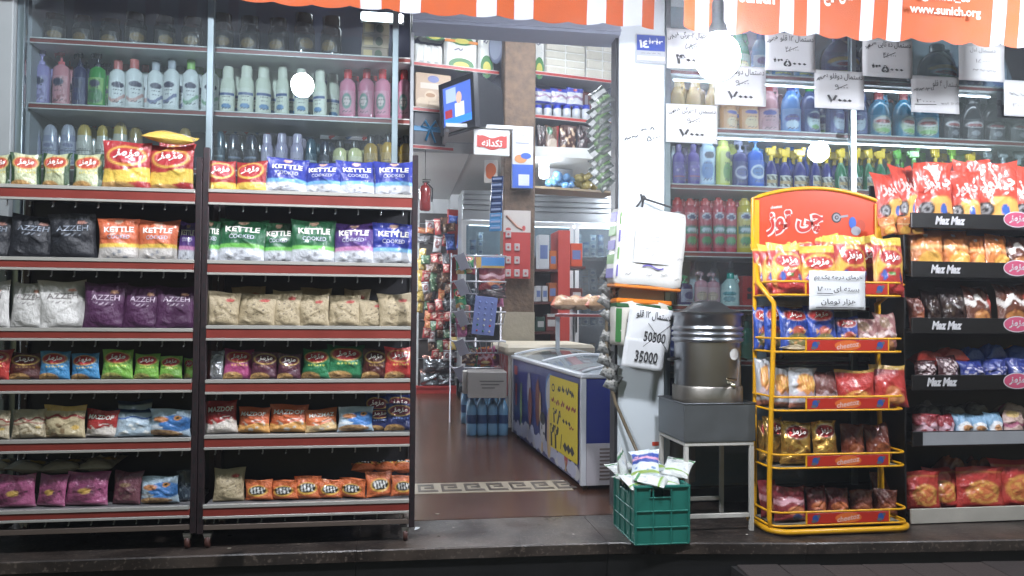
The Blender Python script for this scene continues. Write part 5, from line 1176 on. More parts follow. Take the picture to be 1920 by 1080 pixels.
strip('', 'dark silver sachet, %s, left of the large towel pack', [(1138, 528), (1134, 552), (1132, 574), (1136, 600)], 'sach_s', .10, .11, 'silver sachets hanging beside the towel packs', tilt=35)
strip('', 'dark silver sachet, %s, below the towel packs', [(1136, 640), (1132, 662), (1131, 684), (1136, 708), (1142, 730)], 'sach_s', .085, .10, 'silver sachets hanging low at the door jamb', tilt=25)

# scraps on the pavement
a = PZ(781, 995, 0)
tag(MB().add([(a.x - .012, a.y, .003), (a.x + .012, a.y + .01, .006), (a.x + .02, a.y + .05, .004), (a.x - .004, a.y + .045, .008)], [(0, 1, 2), (0, 2, 3)]).build('paper_scrap', M_PAPER), 'tiny white paper scrap beside the rack caster in the doorway', 'paper scrap')

g = random.Random(5)
for k in range(9):
    u, v = [(430, 1030), (560, 1022), (850, 990), (905, 1003), (1010, 985), (1075, 1003), (820, 965), (1340, 998), (1400, 1004)][k]
    p = PZ(u, v, 0); r = g.uniform(.006, .014)
    o = MB().add([(p.x + r * math.cos(q) * g.uniform(.5, 1.2), p.y + r * math.sin(q) * g.uniform(.5, 1.6), .0035 + g.uniform(0, .003)) for q in (0, 1.1, 2.3, 3.3, 4.4, 5.4)], [(0, 1, 2, 3, 4, 5)]).build('paper_scrap', mat(['8a8478', '5a5048', '9c9890'][k % 3], .7))
    tag(o, '%s scrap of litter from left along the step edge' % ORD[[430, 560, 820, 850, 905, 1010, 1075, 1340, 1400].index(u)], 'litter', 'bits of litter on the step')
# ================================================================== INSIDE THE SHOP
def boxth(name, label, cat, u0, u1, v0, v1, y, dep, m, rot=0., group=None, c=.003):
    a, b, q = P(u0, v0, y), P(u1, v0, y), P(u0, v1, y); w, h = b.x - a.x, a.z - q.z
    o = MB().box((-w / 2, 0, -h / 2), (w / 2, dep, h / 2), c=c).build(name, m, None, ((a.x + b.x) / 2, y, (a.z + q.z) / 2)); o.rotation_euler = (0, 0, rot)
    return tag(o, label, cat, group), w, h
zmz = P(860, 288, 8.75).z
mz = struct(MB().box((-3.39, 8.75, zmz), (4.59, 12.39, zmz + .12), c=0).build('mezzanine', mat('b9bab8', .55)))
for i in range(5): MB().box((-1 + i * .9, 8.76, zmz - .006), (-.99 + i * .9, 12.3, zmz - .001), c=0).build('seam', mat('8c8e90', .5), mz)
# freezer
xf = P(1090, 690, 4.92).x; p_ = PZ(1090, 920, 0); q_ = PZ(960, 815, 0)
xf = (p_.x + q_.x) / 2; yfr, ybk = p_.y, q_.y; hf = P(1090, 697, yfr).z
rotf = math.atan2(-(q_.x - p_.x), q_.y - p_.y)
fz = thing('chest_freezer', 'blue chest freezer with ice-cream pictures and curved glass lid', 'freezer', (p_.x, p_.y, 0), (0, 0, rotf))
Lf, Wf = math.hypot(q_.x - p_.x, q_.y - p_.y), .78
M_BLUE = mat('16226e', .3, var=.06, name='freezer_blue'); M_FW = mat('b9bcc2', .35)
MB().box((.002, .002, .03), (Wf - .002, Lf - .002, hf - .045), c=.004).build('body', M_BLUE, fz)
MB().box((-.012, -.012, hf - .045), (Wf + .012, Lf + .012, hf - .01), c=.008).build('top_rim', M_FW, fz)
for y in (.0, Lf - .03): MB().box((-.004, y - .003, .03), (.03, y + .033, hf - .046), c=.002).build('corner_strip', M_FW, fz)
lp_ = MB().box((.031, -.006, .03), (Wf, .0, .30), c=.002).build('lower_panel', mat('a6a2a8', .4), fz)
for k in range(9): MB().box((.12, -.010, .065 + k * .024), (.42, -.005, .077 + k * .024), c=.001).build('slat', mat('6c625e', .5), lp_)
for x in (.05, Wf - .05):
    for y in (.08, Lf - .08): MB().lathe([(.018, 0), (.018, .03)], 8, (x, y, 0)).build('foot', M_BLACK, fz)
gl = glass_mat('freezer_glass', film=.05)
for k in range(2):
    y0, y1 = .02 + k * (Lf - .04) / 2, .02 + (k + 1) * (Lf - .04) / 2 - .004
    prof = [(.01 + (Wf - .02) * i / 10, hf - .008 + .09 * math.sin(math.pi * (.12 + .76 * i / 10)) - .03) for i in range(11)]
    mb = MB(); vs = [(x, y, z) for y in (y0 + .02, y1 - .02) for x, z in prof]
    mb.add(vs, [(i, i + 1, i + 12, i + 11) for i in range(10)], 0, True); ld = mb.build('glass_lid', gl, fz)
    for y in (y0 + .012, y1 - .012): MB().tube([(x, y, z) for x, z in prof], .011, 6).build('lid_frame', M_FW, ld)
MB().box((.05, .05, hf - .2), (Wf - .05, Lf - .05, hf - .19), c=0).build('inner_floor', M_FW, fz)
# prints on the long left side (u along the side from the front, v height)
mats_ = [mat('7a9a5a', .35), mat('8f90a0', .35), mat('6a3028', .35), mat('b89a6a', .35), mat('a8acc4', .35), mat('1c1c22', .35), mat('a42834', .35), mat('b8b8bc', .35), mat('4c78b0', .35)]
class Side(MB):
    def e(s, a, z, ra, rz, mi, d): return s.add([(-.001 - d * .0004, a + ra * math.cos(6.283 * k / 20), z + rz * math.sin(6.283 * k / 20)) for k in range(20)], [tuple(range(20))], mi)
    def r(s, a, z, b, z2, mi, d): x = -.001 - d * .0004; return s.add([(x, a, z), (x, b, z), (x, b, z2), (x, a, z2)], [(0, 1, 2, 3)], mi)
S = Side(); g = random.Random(4)
for k in range(26): rz_ = g.uniform(.04, .075); S.e(.12 + k * (Lf - .24) / 25, .036 + rz_ + g.uniform(0, .04), .08, rz_, 4 if k % 3 else 7, 1 + k % 3)
S.e(Lf * .82, .34, .04, .19, 0, 5); S.e(Lf * .68, .50, .07, .14, 1, 5); S.e(Lf * .66, .36, .075, .16, 2, 6); S.e(Lf * .54, .42, .08, .19, 2, 5); S.e(Lf * .50, .40, .03, .12, 3, 6)
S.e(Lf * .46, .24, .085, .11, 7, 7); S.e(Lf * .46, .32, .085, .05, 5, 8); S.e(Lf * .47, .25, .015, .02, 5, 9); S.e(Lf * .44, .21, .03, .012, 5, 9)
S.r(Lf * .455, .06, Lf * .475, .14, 3, 6); S.e(Lf * .37, .24, .07, .19, 3, 6); S.e(Lf * .16, .15, .05, .07, 6, 6); S.r(Lf * .155, .05, Lf * .17, .12, 3, 6); S.e(Lf * .36, .52, .16, .17, 8, 3); S.e(Lf * .36, .52, .13, .14, 7, 4)
S.r(Lf * .90, .30, Lf * .93, .50, 6, 4); S.r(Lf * .895, .58, Lf * .955, .66, 6, 4)
S.build('ice_cream_print', mats_, fz)
fp = MB(); fp.ell(.36, .52, .11, .11, -.0035, 28, 0).ell(.37, .51, .09, .085, -.0045, 24, 1).ell(.40, .52, .05, .055, -.0055, 20, 2).ell(.40, .46, .055, .03, -.006, 20, 3); fp.build('round_logo', [mats_[8], M_BLUE, mat('6a4630', .4), mats_[7]], fz)
# handwritten yellow poster taped to the freezer side
po = MB().box((-.0055, .08, .15), (-.0035, .85, hf - .085), c=0).build('poster', mat('c9b416', .5, var=.04), None, fz.location); po.rotation_euler = fz.rotation_euler
tag(po, 'yellow handwritten price poster on the side of the blue freezer', 'poster')
mb = MB(); Mp = Matrix(((0, -1, 0), (-1, 0, 0), (0, 0, 1)))
mb.ell(.0, 0, 0, 0, 0, 3) if 0 else None
scribble(mb, -.6, hf - .16, -.14, hf - .17, .06, .024, 0, 11, 0, 30); scribble(mb, -.8, hf - .26, -.12, hf - .27, .045, .022, 0, 15, 1, 34)
put_text(mb, '۲۸۰۰۰', -.50, hf - .37, .5, .11, 0, 0, .03); scribble(mb, -.28, hf - .40, -.12, hf - .39, .03, .012, 0, 3, 1, 9)
put_text(mb, '۲۲', -.70, hf - .52, .26, .17, 0, 0, .05); put_text(mb, '/', -.50, hf - .53, .05, .11, 0, 0, .01); put_text(mb, '۰۰۰', -.30, hf - .55, .3, .07, 0, 0, .08)
mb.ell(-.74, hf - .17, .045, .03, 0, 18, 0)
mb.ell(-.74, hf - .17, .03, .018, -.0004, 18, 2)
# the text was laid out in x,z; turn it on to the side (x -> -y)
mb.v = [(-.0062 + y * 1.0, .93 + x - .0, z) if False else (-.0062 + y, -x, z) for x, y, z in mb.v]
mb.build('handwriting', [mat('1d1c20', .6), mat('7a1f20', .6), mat('c9b416', .5)], po)
# rack with flat bread over the freezer
yb_r = 6.9
a, b = P(1040, 588, yb_r), P(1150, 600, yb_r)
t = thing('bread_rack', 'small red-edged metal shelf over the freezer holding bread', 'shelf', (a.x, yb_r, 0))
wb = b.x - a.x + .1
tb = MB().box((0, 0, a.z - .03), (wb, .35, a.z)).build('shelf', M_STEEL, t); MB().box((0, -.006, a.z - .028), (wb, -.001, a.z - .004)).build('edge_strip', M_RED, tb)
for x in (.04, wb - .06): MB().box((x, .12, hf + .03), (x + .035, .155, a.z - .031)).build('leg', M_FW, t)
design('bread', 'bag of flat bread', ('b88a5c', ('stripe', 0, .05, 1, .95, 'c8a078', 3, 8), ('vband', -.1, .16, 'c0562a'), ('spk', 0, 0, 1, 1, 'a8483a', 7, 1.2, 3)), ())
for i, u in enumerate((1058, 1088, 1122)):
    o = bag('bread', (P(u, 588, yb_r).x, yb_r + .04, a.z + .08), .24, .3, .14, (R(-80), 0, R(-12 + i * 10)), name='bread_bag'); tag(o, 'bag of flat bread on the shelf over the freezer, %s from left' % ORD[i], 'bread', 'bread bags over the freezer')
# old cooler behind the freezer
pc1, pc2 = P(957, 640, 7.3), P(925, 640, 8.4); xk = (pc1.x + pc2.x) / 2
zk = P(957, 648, 7.3).z
ck = thing('chest_cooler', 'old red and cream chest cooler behind the blue freezer', 'cooler', (xk, 7.3, 0))
MB().box((0, 0, .05), (.8, 1.1, zk - .09), c=.01).build('body', mat('b4ada8', .5, var=.15), ck)
MB().lathe([(.1, .0), (.1, .84)], 16, (-.02, -.02, zk - .08)) 
MB().box((-.04, -.04, zk - .088), (.84, 1.12, zk + .01), c=.045).build('lid', mat('b5ab98', .55, var=.15, bump=.2), ck)
s_ = MB().box((-.006, .06, .35), (-.001, 1.08, zk - .1)).build('side_panel', mat('9c241f', .35), ck)
mb = MB(); pts = [(.2 + .7 * i / 30, .62 + .1 * math.sin(i * .7) + .06 * math.sin(i * 1.7)) for i in range(31)]; mb.ribbon(pts, .028, 0); pts = [(.25 + .5 * i / 20, .50 + .05 * math.sin(i * .9)) for i in range(21)]; mb.ribbon(pts, .02, 0)
mb.v = [(-.0075, x, z) for x, y, z in mb.v]; mb.build('white_script', M_FW, s_)
for k in range(6): MB().box((-.012, .04, .1 + k * .03), (-.001, .2, .115 + k * .03)).build('slat', M_FW, ck)
# shrink packs of water with a carton on top
def wbottle_mesh():
    return MB().lathe([(0, 0), (.040, 0), (.046, .01), (.046, .09), (.042, .1), (.046, .11), (.046, .2), (.044, .22), (.028, .27), (.015, .29), (.015, .305), (0, .305)], 14).mesh('bottle', mat('7fb4dc', .12, trans=.25, var=.05, coat=.4)), MB().lathe([(.017, .296), (.017, .32), (0, .32)], 10).mesh('cap', mat('2c5ca8', .4)), MB().lathe([(.0466, .10), (.0466, .17)], 14).mesh('label', mat('23406c', .4))
wbm = wbottle_mesh()
def wpack(label, u, v, n, m, s=1.0):
    p = PZ(u, v, 0); t = thing('water_bottle_pack', label, 'water pack', (p.x, p.y, 0), (0, 0, R(-4)), 'shrink packs of water bottles')
    t.scale = (s, s, s * 1.08)
    for i in range(n):
        for j in range(m):
            b = link('water_bottle', wbm[0], t, (i * .094, j * .094, .0)); link('cap', wbm[1], b); link('label', wbm[2], b)
p0 = PZ(884, 820, 0)
wpack('shrink pack of blue water bottles under the grey carton, front', 884, 816, 4, 3, 1.05)
wpack('shrink pack of blue water bottles under the grey carton, behind', 873, 793, 4, 3, 1.05)
ct, w, h = boxth('carton', 'shrink-wrapped grey carton on the water bottle packs', 'carton', 878, 950, 692, 741, 6.98, .40, mat('8b8784', .35, var=.1, coat=.3, bump=.2), R(-4))
ct.location.z = .372 + h / 2
mb = MB()
for k in range(3): mb.box((-w * .2 + k * .01, -.002, .03 - k * .03), (w * .42 - k * .04, .0, .04 - k * .03), c=0)
mb.build('print', mat('4c4846', .5), ct)
boxth('carton', 'pale carton with side label behind the water packs', 'carton', 868, 884, 700, 742, 7.25, .2, mat('a8a4a0', .5), R(-4))[0].location.z = .372 + h / 2
# fire extinguisher
p = P(797, 370, 8.6)
fe = thing('fire_extinguisher', 'red fire extinguisher hanging under the mezzanine near the left rack', 'extinguisher', (p.x, p.y, p.z))
MB().lathe([(0, -.15), (.05, -.15), (.062, -.13), (.062, .09), (.045, .125), (.02, .14), (.02, .16)], 16).build('tank', mat('9c221e', .25, coat=.5), fe)
MB().box((-.03, -.01, .16), (.05, .01, .18)).box((-.03, -.01, .19), (.06, .01, .2)).tube([(.02, 0, .16), (.08, -.02, .1), (.075, -.02, -.05)], .008, 6).tube([(0, .0, .2), (0, .02, zmz - p.z)], .004, 5).build('valve', M_BLACK, fe)

# fridges along the back
yq = 10.2
xq0, xq1 = P(866, 500, yq).x, P(1215, 500, yq).x; zq = P(1080, 362, yq).z; zd = P(1080, 418, yq).z
fr = thing('display_fridge', 'steel display fridge with louvred top and glass doors at the back', 'fridge', (xq0, yq, 0))
wq = xq1 - xq0; M_FR = mat('9a9ea2', .35, .6, name='fridge_steel')
MB().box((0, .7, 0), (wq, .72, zd), c=0).build('back_panel', mat('a4acb4', .5), fr)
for x in (0, wq - .03): MB().box((x, .02, 0), (x + .03, .69, zd)).build('side_panel', M_FR, fr)
tpb = MB().box((0, 0, zd + .01), (wq, .72, P(1080, 400, yq).z)).box((0, .03, P(1080, 400, yq).z), (wq, .72, zq)).build('top_panel', M_FR, fr)
zl0 = P(1080, 400, yq).z
for k in range(4): MB().box((.01, -.01, zl0 + .01 + k * (zq - zl0) / 4), (wq - .01, .029, zl0 + .01 + (k + .55) * (zq - zl0) / 4), c=.004).build('slat', M_FR, tpb)
MB().box((0, 0, 0), (wq, .7, .25)).build('base_panel', M_FR, fr)
fx = lambda u: P(u, 500, yq).x - xq0
drs = [(866, 948), (951, 1075), (1078, 1152), (1155, 1214)]
gq = glass_mat('fridge_glass', 'c8d4d8', film=.06)
for u0, u1 in drs:
    x0, x1 = fx(u0), fx(u1); d = MB()
    for bx in (((x0, 0, .26), (x0 + .055, .03, zd)), ((x1 - .055, 0, .26), (x1, .03, zd)), ((x0 + .056, 0, zd - .06), (x1 - .056, .03, zd)), ((x0 + .056, 0, .26), (x1 - .056, .03, .32))): d.box(*bx)
    d_ = d.build('door', mat('c0c2c4', .4), fr); MB().box((x0 + .056, .012, .321), (x1 - .056, .018, zd - .061), c=0).build('pane', gq, d_)
    MB().box((x0 + .01, -.03, .9), (x0 + .03, -.001, 1.3)).build('handle', M_BLACK, d_)
MB().box((.1, .05, zd - .06), (wq - .1, .09, zd - .03)).build('lamp_tube', emit('eef6ff', 14), fr)
shz = [P(1110, v, yq).z for v in (480, 545, 610)] + [.45]
bt('tubw', 'white dairy tub', 'tub', 'b4bcc2', 'a0b0bc', lab('c0c6ca', ('ell', .5, .5, .3, .3, '4a6a98')))
bt('tubb', 'blue dairy tub', 'tub', '54749c', '3c5c8c', lab('7c98b4', ('ell', .5, .5, .3, .3, 'b8c4cc')))
bt('tuby', 'tan dairy tub', 'tub', 'a8947c', '8c9aa0', lab('b0a088'))
cnt = 0
for zi, z in enumerate(shz):
    MB().box((.035, .06, z - .015), (wq - .035, .69, z)).build('shelf', M_STEEL, fr)
    for u in ([886, 900] if zi == 0 else []) + [1084, 1098, 1112, 1126, 1140]:
        for k in range(3 if (u // 14 + zi) % 3 else 2):
            sp = BT[['tubw', 'tubw', 'tubb', 'tuby'][(u + zi * 5) % 4]]
            o = bottle(sp, (P(u, 480, yq + .25).x, yq + .25, z + .001 + k * .105), .085, .1, None, R(rnd.uniform(-20, 20)), 'dairy_tub')
            tag(o, '%s, %s up, %s stack from left on %s fridge shelf' % (sp[0], ORD[k], ORD[[886, 900, 1084, 1098, 1112, 1126, 1140].index(u)], ['top', 'second', 'third', 'lowest'][zi]), 'dairy tub', 'dairy tubs in the fridge')
boxth('white_cabinet', 'tall white cabinet at the back left below the mezzanine', 'cabinet', 846, 866, 346, 700, 11.75, .5, mat('b8babc', .4))
boxth('tiled_wall', 'white tiled wall piece behind the fire extinguisher', 'wall', 812, 850, 322, 700, 12.25, .1, mat('bcbec0', .35))

# ---- shelving on the mezzanine edge, turned 11 degrees
an = R(11); l0 = P(775, 300, 8.62); nx, ny = -math.sin(an), math.cos(an)
def PLn(u, v, off=0.):
    d = ray(u, v); k = ((l0.x - CAM.x) * nx + (l0.y - CAM.y) * ny + off) / (d.x * nx + d.y * ny); return CAM + d * k
def loc_(p): d = p - l0; return Vector((d.x * math.cos(an) + d.y * math.sin(an), -d.x * math.sin(an) + d.y * math.cos(an), p.z))
ms = thing('wall_shelving', 'red-edged shelving on the mezzanine edge above the doorway goods', 'shelving', (l0.x, l0.y, 0), (0, 0, an))
LV = {}
def mshelf(k, u0, u1, v, red=True, dep=.42):
    z = PLn((u0 + u1) / 2, v).z; LV[k] = z; a, b = loc_(PLn(u0, v)).x, loc_(PLn(u1, v)).x
    s = MB().box((a, .004, z - .03), (b, dep, z - .003)).build('shelf', mat('9fa2ac', .5) if red else mat('8a7a62', .7), ms)
    if red: MB().box((a, -.004, z - .035), (b, .003, z - .004), 0).box((a, -.007, z - .004), (b, .003, z + .004), 1).box((a, -.007, z - .042), (b, .003, z - .036), 1).build('price_rail', [mat('a02c28', .4), M_RAILW], s)
mshelf('A', 700, 936, 120); mshelf('A2', 1003, 1158, 142); mshelf('B', 700, 843, 200); mshelf('C', 700, 850, 271); mshelf('B2', 1003, 1158, 222); mshelf('C2', 1003, 1158, 288); mshelf('D2', 1003, 1158, 353, False)
MB().box((-1.2, .43, zmz + .13), (3.4, .45, 4.68), c=0).build('back_panel', mat('6c7080', .5), ms)
def onms(name, label, cat, key, u0, u1, v0, dep, m, mesh=None, off=.03, group=None, dz=0.):
    vv = 120; a, b = loc_(PLn(u0, v0, off)), loc_(PLn(u1, v0, off)); z = LV[key] + .004 + dz; w = b.x - a.x; h = (a.z + b.z) / 2 - z
    me = MB().box((-w / 2, 0, 0), (w / 2, dep, h), c=.008).mesh(name, m) if mesh is None else mesh(w, dep, h)
    P0 = ms.matrix_world if False else None
    x = (a.x + b.x) / 2; o = link(name, me, None, (l0.x + x * math.cos(an) - off * math.sin(an), l0.y + x * math.sin(an) + off * math.cos(an), z), (0, 0, an))
    return tag(o, label, cat, group), w, h
def tprolls(label, key, u0, u1, v0, n, wrap, dz=0., rows=2, group='toilet paper packs on the mezzanine shelving'):
    o, w, h = onms('toilet_paper_pack', label, 'toilet paper', key, u0, u1, v0, .2, None, lambda w, d, h: MB().box((-w / 2, .005, 0), (w / 2, d, h), c=.03).mesh('wrap', M_WRAP), group=group, dz=dz)
    hh = h / rows
    for r in range(rows):
        for k in range(n):
            x = -w / 2 + (k + .5) * w / n
            MB().lathe([(0, .003), (w / n * .40, .004), (w / n * .47, .015), (w / n * .47, hh - .015), (w / n * .40, hh - .004), (0, hh - .003)], 14, (x, w / n * .47, r * hh)).build('roll', M_WRAP, o)
    if wrap:
        mb = MB(); mb.ell(0, h * .08, w * .38, h * .26, -.006, 20, 0).ell(.0, h * .05, w * .24, h * .15, -.009, 20, 1); mb.box((-w * .5, -.008, h * .9), (w * .5, .0, h), 2, c=0); put_text(mb, 'تنو', 0, h * .66, w * .4, h * .16, -.006, 3, .01) if 0 else scribble(mb, -w * .2, h * .64, w * .2, h * .66, h * .1, .012, -.006, int(u0), 3, n=9)
        mb.build('print', [mat('2f6a34', .4), mat('b8b04a', .4), mat(wrap, .4), mat('3c3c5a', .5)], o)
    return o
tprolls('toilet paper pack with green arc, upper left on the mezzanine shelf', 'A', 790, 839, 44, 3, 'c8c8c4', .30, 1)
tprolls('plain white toilet rolls, lower left on the mezzanine shelf', 'A', 776, 831, 83, 4, None, 0, 1)
tprolls('tan toilet paper pack on top of the orange-banded pack', 'A', 838, 894, 46, 3, 'a8947c', .29, 1)
tprolls('orange-banded toilet paper pack with green arc, mezzanine shelf', 'A', 834, 896, 76, 4, 'c87a30', 0, 1)
tprolls('toilet paper pack with orange band beside the round disc', 'A', 898, 928, 50, 2, 'c87a30', 0, 2)
tprolls('toilet paper pack at left end, partly hidden by the window', 'A', 752, 788, 46, 2, 'c8c8c4', .30, 1)
tprolls('toilet paper pack just right of the concrete pillar', 'A2', 1000, 1023, 54, 2, 'c87a30', 0, 2)
for j, (u0, u1, v0) in enumerate(((1024, 1098, 70), (1101, 1160, 80))):
    o, w, h = onms('tissue_bundle', '%s wrapped bundle of white tissue packs on the mezzanine shelf' % ['larger', 'smaller'][j], 'tissue bundle', 'A2', u0, u1, v0, .3, None, lambda w, d, h: MB().box((-w / 2, .008, 0), (w / 2, d, h), c=.02).mesh('wrap', M_WRAP), group='tissue bundles on the mezzanine shelf')
    nr, nc = (5, 2) if j == 0 else (4, 2)
    for r in range(nr):
        for c_ in range(nc):
            MB().box((-w / 2 + c_ * w / nc + .003, -.004 + rnd.uniform(0, .006), r * h / nr + .003), (-w / 2 + (c_ + 1) * w / nc - .003, .1, (r + 1) * h / nr - .003), c=.012).build('tissue_pack', mat('c2beb2', .25, bump=.5, bscale=20, coat=.2), o)
p = PLn(931, 88, -.05)
dc = tag(MB().lathe([(0, -.02), (.09, -.02), (.10, -.01), (.10, .01), (.09, .02), (0, .02)], 28, sx=1, sy=1, axis='y').build('round_plaque', mat('6f7890', .35), None, p), 'grey-blue round disc hanging edge-on beside the concrete pillar', 'plaque'); dc.scale = (1.0, 1, 1.95); dc.rotation_euler = (0, 0, R(-38))  # plain round disc, its use not known
MB().lathe([(0, -.021), (.08, -.021)], 28, axis='y').build('face', mat('8f98ac', .3), dc)
o, w, h = onms('cookie_carton', 'beige carton printed with round cookies beside the television', 'carton', 'B', 779, 846, 138, .2, mat('a88f78', .5))
mb = MB(); mb.ell(.0, h * .84, w * .16, h * .1, -.002, 18, 0); mb.box((-w * .36, -.003, h * .56), (w * .36, -.001, h * .72), 1, c=0)
for x, z in ((-.3, .16), (.05, .12), (.34, .2), (-.08, .36), (.3, .42)): mb.ell(x * w, z * h, w * .17, h * .15, -.0022 - abs(x) * .001, 18, 2); 
mb.ell(-.08 * w, .38 * h, w * .13, h * .06, -.004, 16, 3); mb.build('print', [mat('2c3c80', .4), mat('c0b4a8', .5), mat('bca890', .5), mat('8a6038', .5)], o)
o, w, h = onms('gift_box', 'dark gift box with a blue ribbon bow below the cookie carton', 'gift box', 'C', 776, 836, 210, .2, mat('2c2c38', .4))
mb = MB().box((-w * .5, -.008, h * .42), (w * .5, -.001, h * .56), c=.002); mb.tube([(0, -.015, h * .5), (-.06, -.03, h * .72), (-.1, -.02, h * .55), (0, -.015, h * .5), (.06, -.03, h * .72), (.1, -.02, h * .55), (0, -.015, h * .5)], .014, 6).tube([(0, -.015, h * .5), (.06, -.02, h * .1)], .012, 6).tube([(0, -.015, h * .5), (-.05, -.02, h * .15)], .012, 6).build('ribbon', mat('1c7cb0', .35), o)
design('sw', 'shiny sweets', ('6a6258', ('spk', 0, 0, 1, 1, '9a9488', 12, .6, 3)), (), 'foil')
# goods on the right-hand mezzanine shelves
bt('bl', 'white spice tub with blue lid', 'jar', 'b8bcc2', '2838a0', None)
for i in range(6):
    o, w, h = onms('spice_tub', 'blue-lidded white tub, %s of six from left, mezzanine shelf' % ORD[i], 'tub', 'B2', 1004 + i * 18, 1020 + i * 18, 196, .1, None, lambda w, d, h: MB().lathe([(0, 0), (w * .46, 0), (w * .48, h * .7), (w * .3, h * .78)], 14, (0, w * .5, 0)).mesh('tub', mat('b8bcc2', .3)), group='blue-lidded tubs on the mezzanine shelf')
    MB().lathe([(w * .42, h * .74), (w * .42, h), (0, h)], 14, (0, w * .5, 0)).build('lid', mat('2838a0', .35), o)
design('flour', 'white packet with blue ends', ('b8bac4', ('band', .76, 1.1, '2838a4'), ('band', -.1, .1, '2838a4'), ('ell', .5, .9, .12, .07, 'a82c34'), ('wave', .4, .55, '8a6a8c', .06, 9)), ())
def bag_ms(key, label, u0, u1, v0, kz, dz, rot=(0, 0, 0), grp=None, name='packet', cat='packet'):
    a, b = PLn(u0, v0, .06), PLn(u1, v0, .06); z = LV[kz] + .004 + dz; w = (b - a).length; o = bag(key, ((a.x + b.x) / 2, (a.y + b.y) / 2, z), w, (a.z + b.z) / 2 - z, None, (rot[0], rot[1], an + rot[2]), name=name); tag(o, label, cat, grp)
zt_b = PLn(1050, 197, .06).z - LV['B2'] - .004
for i in range(3): bag_ms('flour', 'white packet with blue ends on the tubs, %s of three from left' % ORD[i], 1003 + i * 30, 1034 + i * 30, 166, 'B2', zt_b, (0, 0, 0), 'packets resting on the blue-lidded tubs')
design('deco', 'packet', ('5a4030', ('ell', .5, .3, .4, .2, 'b0a090'), ('ell', .3, .8, .2, .15, '2f6a4a'), ('vband', .8, 1.1, '902c2c')), ())
design('deco2', 'packet', ('4a2c24', ('spk', 0, .1, 1, .9, 'b89a7a', 9, .5, 4)), ()); design('deco3', 'packet', ('2c1c20', ('spk', 0, .1, 1, .9, '6a4a4c', 14, 1, 4)), ())
for k, (u0, u1, lb) in enumerate(((1008, 1024, 'deco3'), (1022, 1048, 'deco'), (1048, 1081, 'deco2'), (1081, 1112, 'deco3'))): bag_ms(lb, '%s from left of four brown packets on the lower mezzanine shelf' % ORD[k], u0, u1, 236, 'C2', 0, grp='brown packets on the mezzanine shelf')
o, w, h = onms('wafer_box', 'striped red-brown wafer box lying behind the white packets', 'box', 'B2', 1060, 1130, 172, .1, mat('5c3434', .45), off=.25)
mb = MB(); [mb.box((-w / 2 + k * w / 6 + .01, -.002, .01), (-w / 2 + (k + .6) * w / 6, -.0005, h * .9), c=0) for k in range(6)]; mb.build('print', mat('8c8a90', .5), o)
# blue and yellow balloon-like packs on the lowest board, with a lit lamp beside them
def lump(w, d, h, n, k, r):
    g = random.Random(k); mb = MB()
    for i in range(n):
        c = (g.uniform(-.40, .40) * w, g.uniform(.1, .8) * d, g.uniform(.12, .85) * h); q = r * g.uniform(.8, 1.1)
        mb.lathe([(q * math.sin(math.pi * j / 6), -q * math.cos(math.pi * j / 6)) for j in range(7)], 10, c)
    return mb.mesh('lump', None)
for (u0, u1, v0, c, lb, k) in ((1031, 1083, 322, '5a88b8', 'pack of pale blue round pieces on the lowest mezzanine board', 3), (1084, 1126, 321, 'a89a5a', 'pack of pale yellow pieces on the lowest mezzanine board', 6)):
    o, w, h = onms('wrapped_pack', lb, 'pack', 'D2', u0, u1, v0, .2, None, lambda w, d, h: lump(w, d, h, 26, k, .05)); o.data.materials.clear(); o.data.materials.append(mat(c, .2, coat=.4, var=.2))
onms('grey_box', 'grey cardboard box behind the blue round pack', 'box', 'D2', 1030, 1075, 316, .1, mat('8a8c90', .6), off=.27)
p = PLn(1020, 318, -.02)
t = thing('hanging_bulb', 'bright white lamp under the mezzanine right of the concrete pillar', 'lamp', p)
MB().lathe([(0, -.10), (.04, -.10), (.055, -.08), (.055, .07), (.04, .10)], 16).build('bulb', emit('f4faff', 22), t)
MB().lathe([(.03, .101), (.03, .15), (0, .15)], 10).tube([(0, 0, .14), (0, .02, .3)], .004, 5).build('socket', M_WHITE, t)
# television on a bracket
p = P(860, 198, 8.15)
tv = thing('television', 'old black box television showing a news programme, seen at an angle', 'television', p, (R(4), 0, R(-58)))
th, tw = .56, .62
hb = MB(); hb.add([(-tw / 2, .03, -th / 2), (tw / 2, .03, -th / 2), (tw / 2, .03, th / 2), (-tw / 2, .03, th / 2), (-tw * .3, .46, -th * .36), (tw * .3, .46, -th * .36), (tw * .3, .46, th * .34), (-tw * .3, .46, th * .34)], [(0, 1, 2, 3), (4, 7, 6, 5), (0, 4, 5, 1), (1, 5, 6, 2), (2, 6, 7, 3), (3, 7, 4, 0)])
hb.build('housing', mat('1a1b20', .45), tv)
bz = .055
bzm = MB().box((-tw / 2, -.03, -th / 2), (-tw / 2 + bz, .03, th / 2)).box((tw / 2 - bz, -.03, -th / 2), (tw / 2, .03, th / 2)).box((-tw / 2 + bz, -.03, th / 2 - bz), (tw / 2 - bz, .03, th / 2)).box((-tw / 2 + bz, -.03, -th / 2), (tw / 2 - bz, .03, -th / 2 + bz * 1.5)).build('bezel', mat('232429', .35), tv)
x0, x1, z0, z1 = -tw / 2 + bz, tw / 2 - bz, -th / 2 + bz * 1.5, th / 2 - bz
sc = MB(); w, h = x1 - x0, z1 - z0
def qd(a, b, c, d, y, mi): sc.add([(x0 + a * w, y, z0 + b * h), (x0 + c * w, y, z0 + b * h), (x0 + c * w, y, z0 + d * h), (x0 + a * w, y, z0 + d * h)], [(0, 1, 2, 3)], mi)
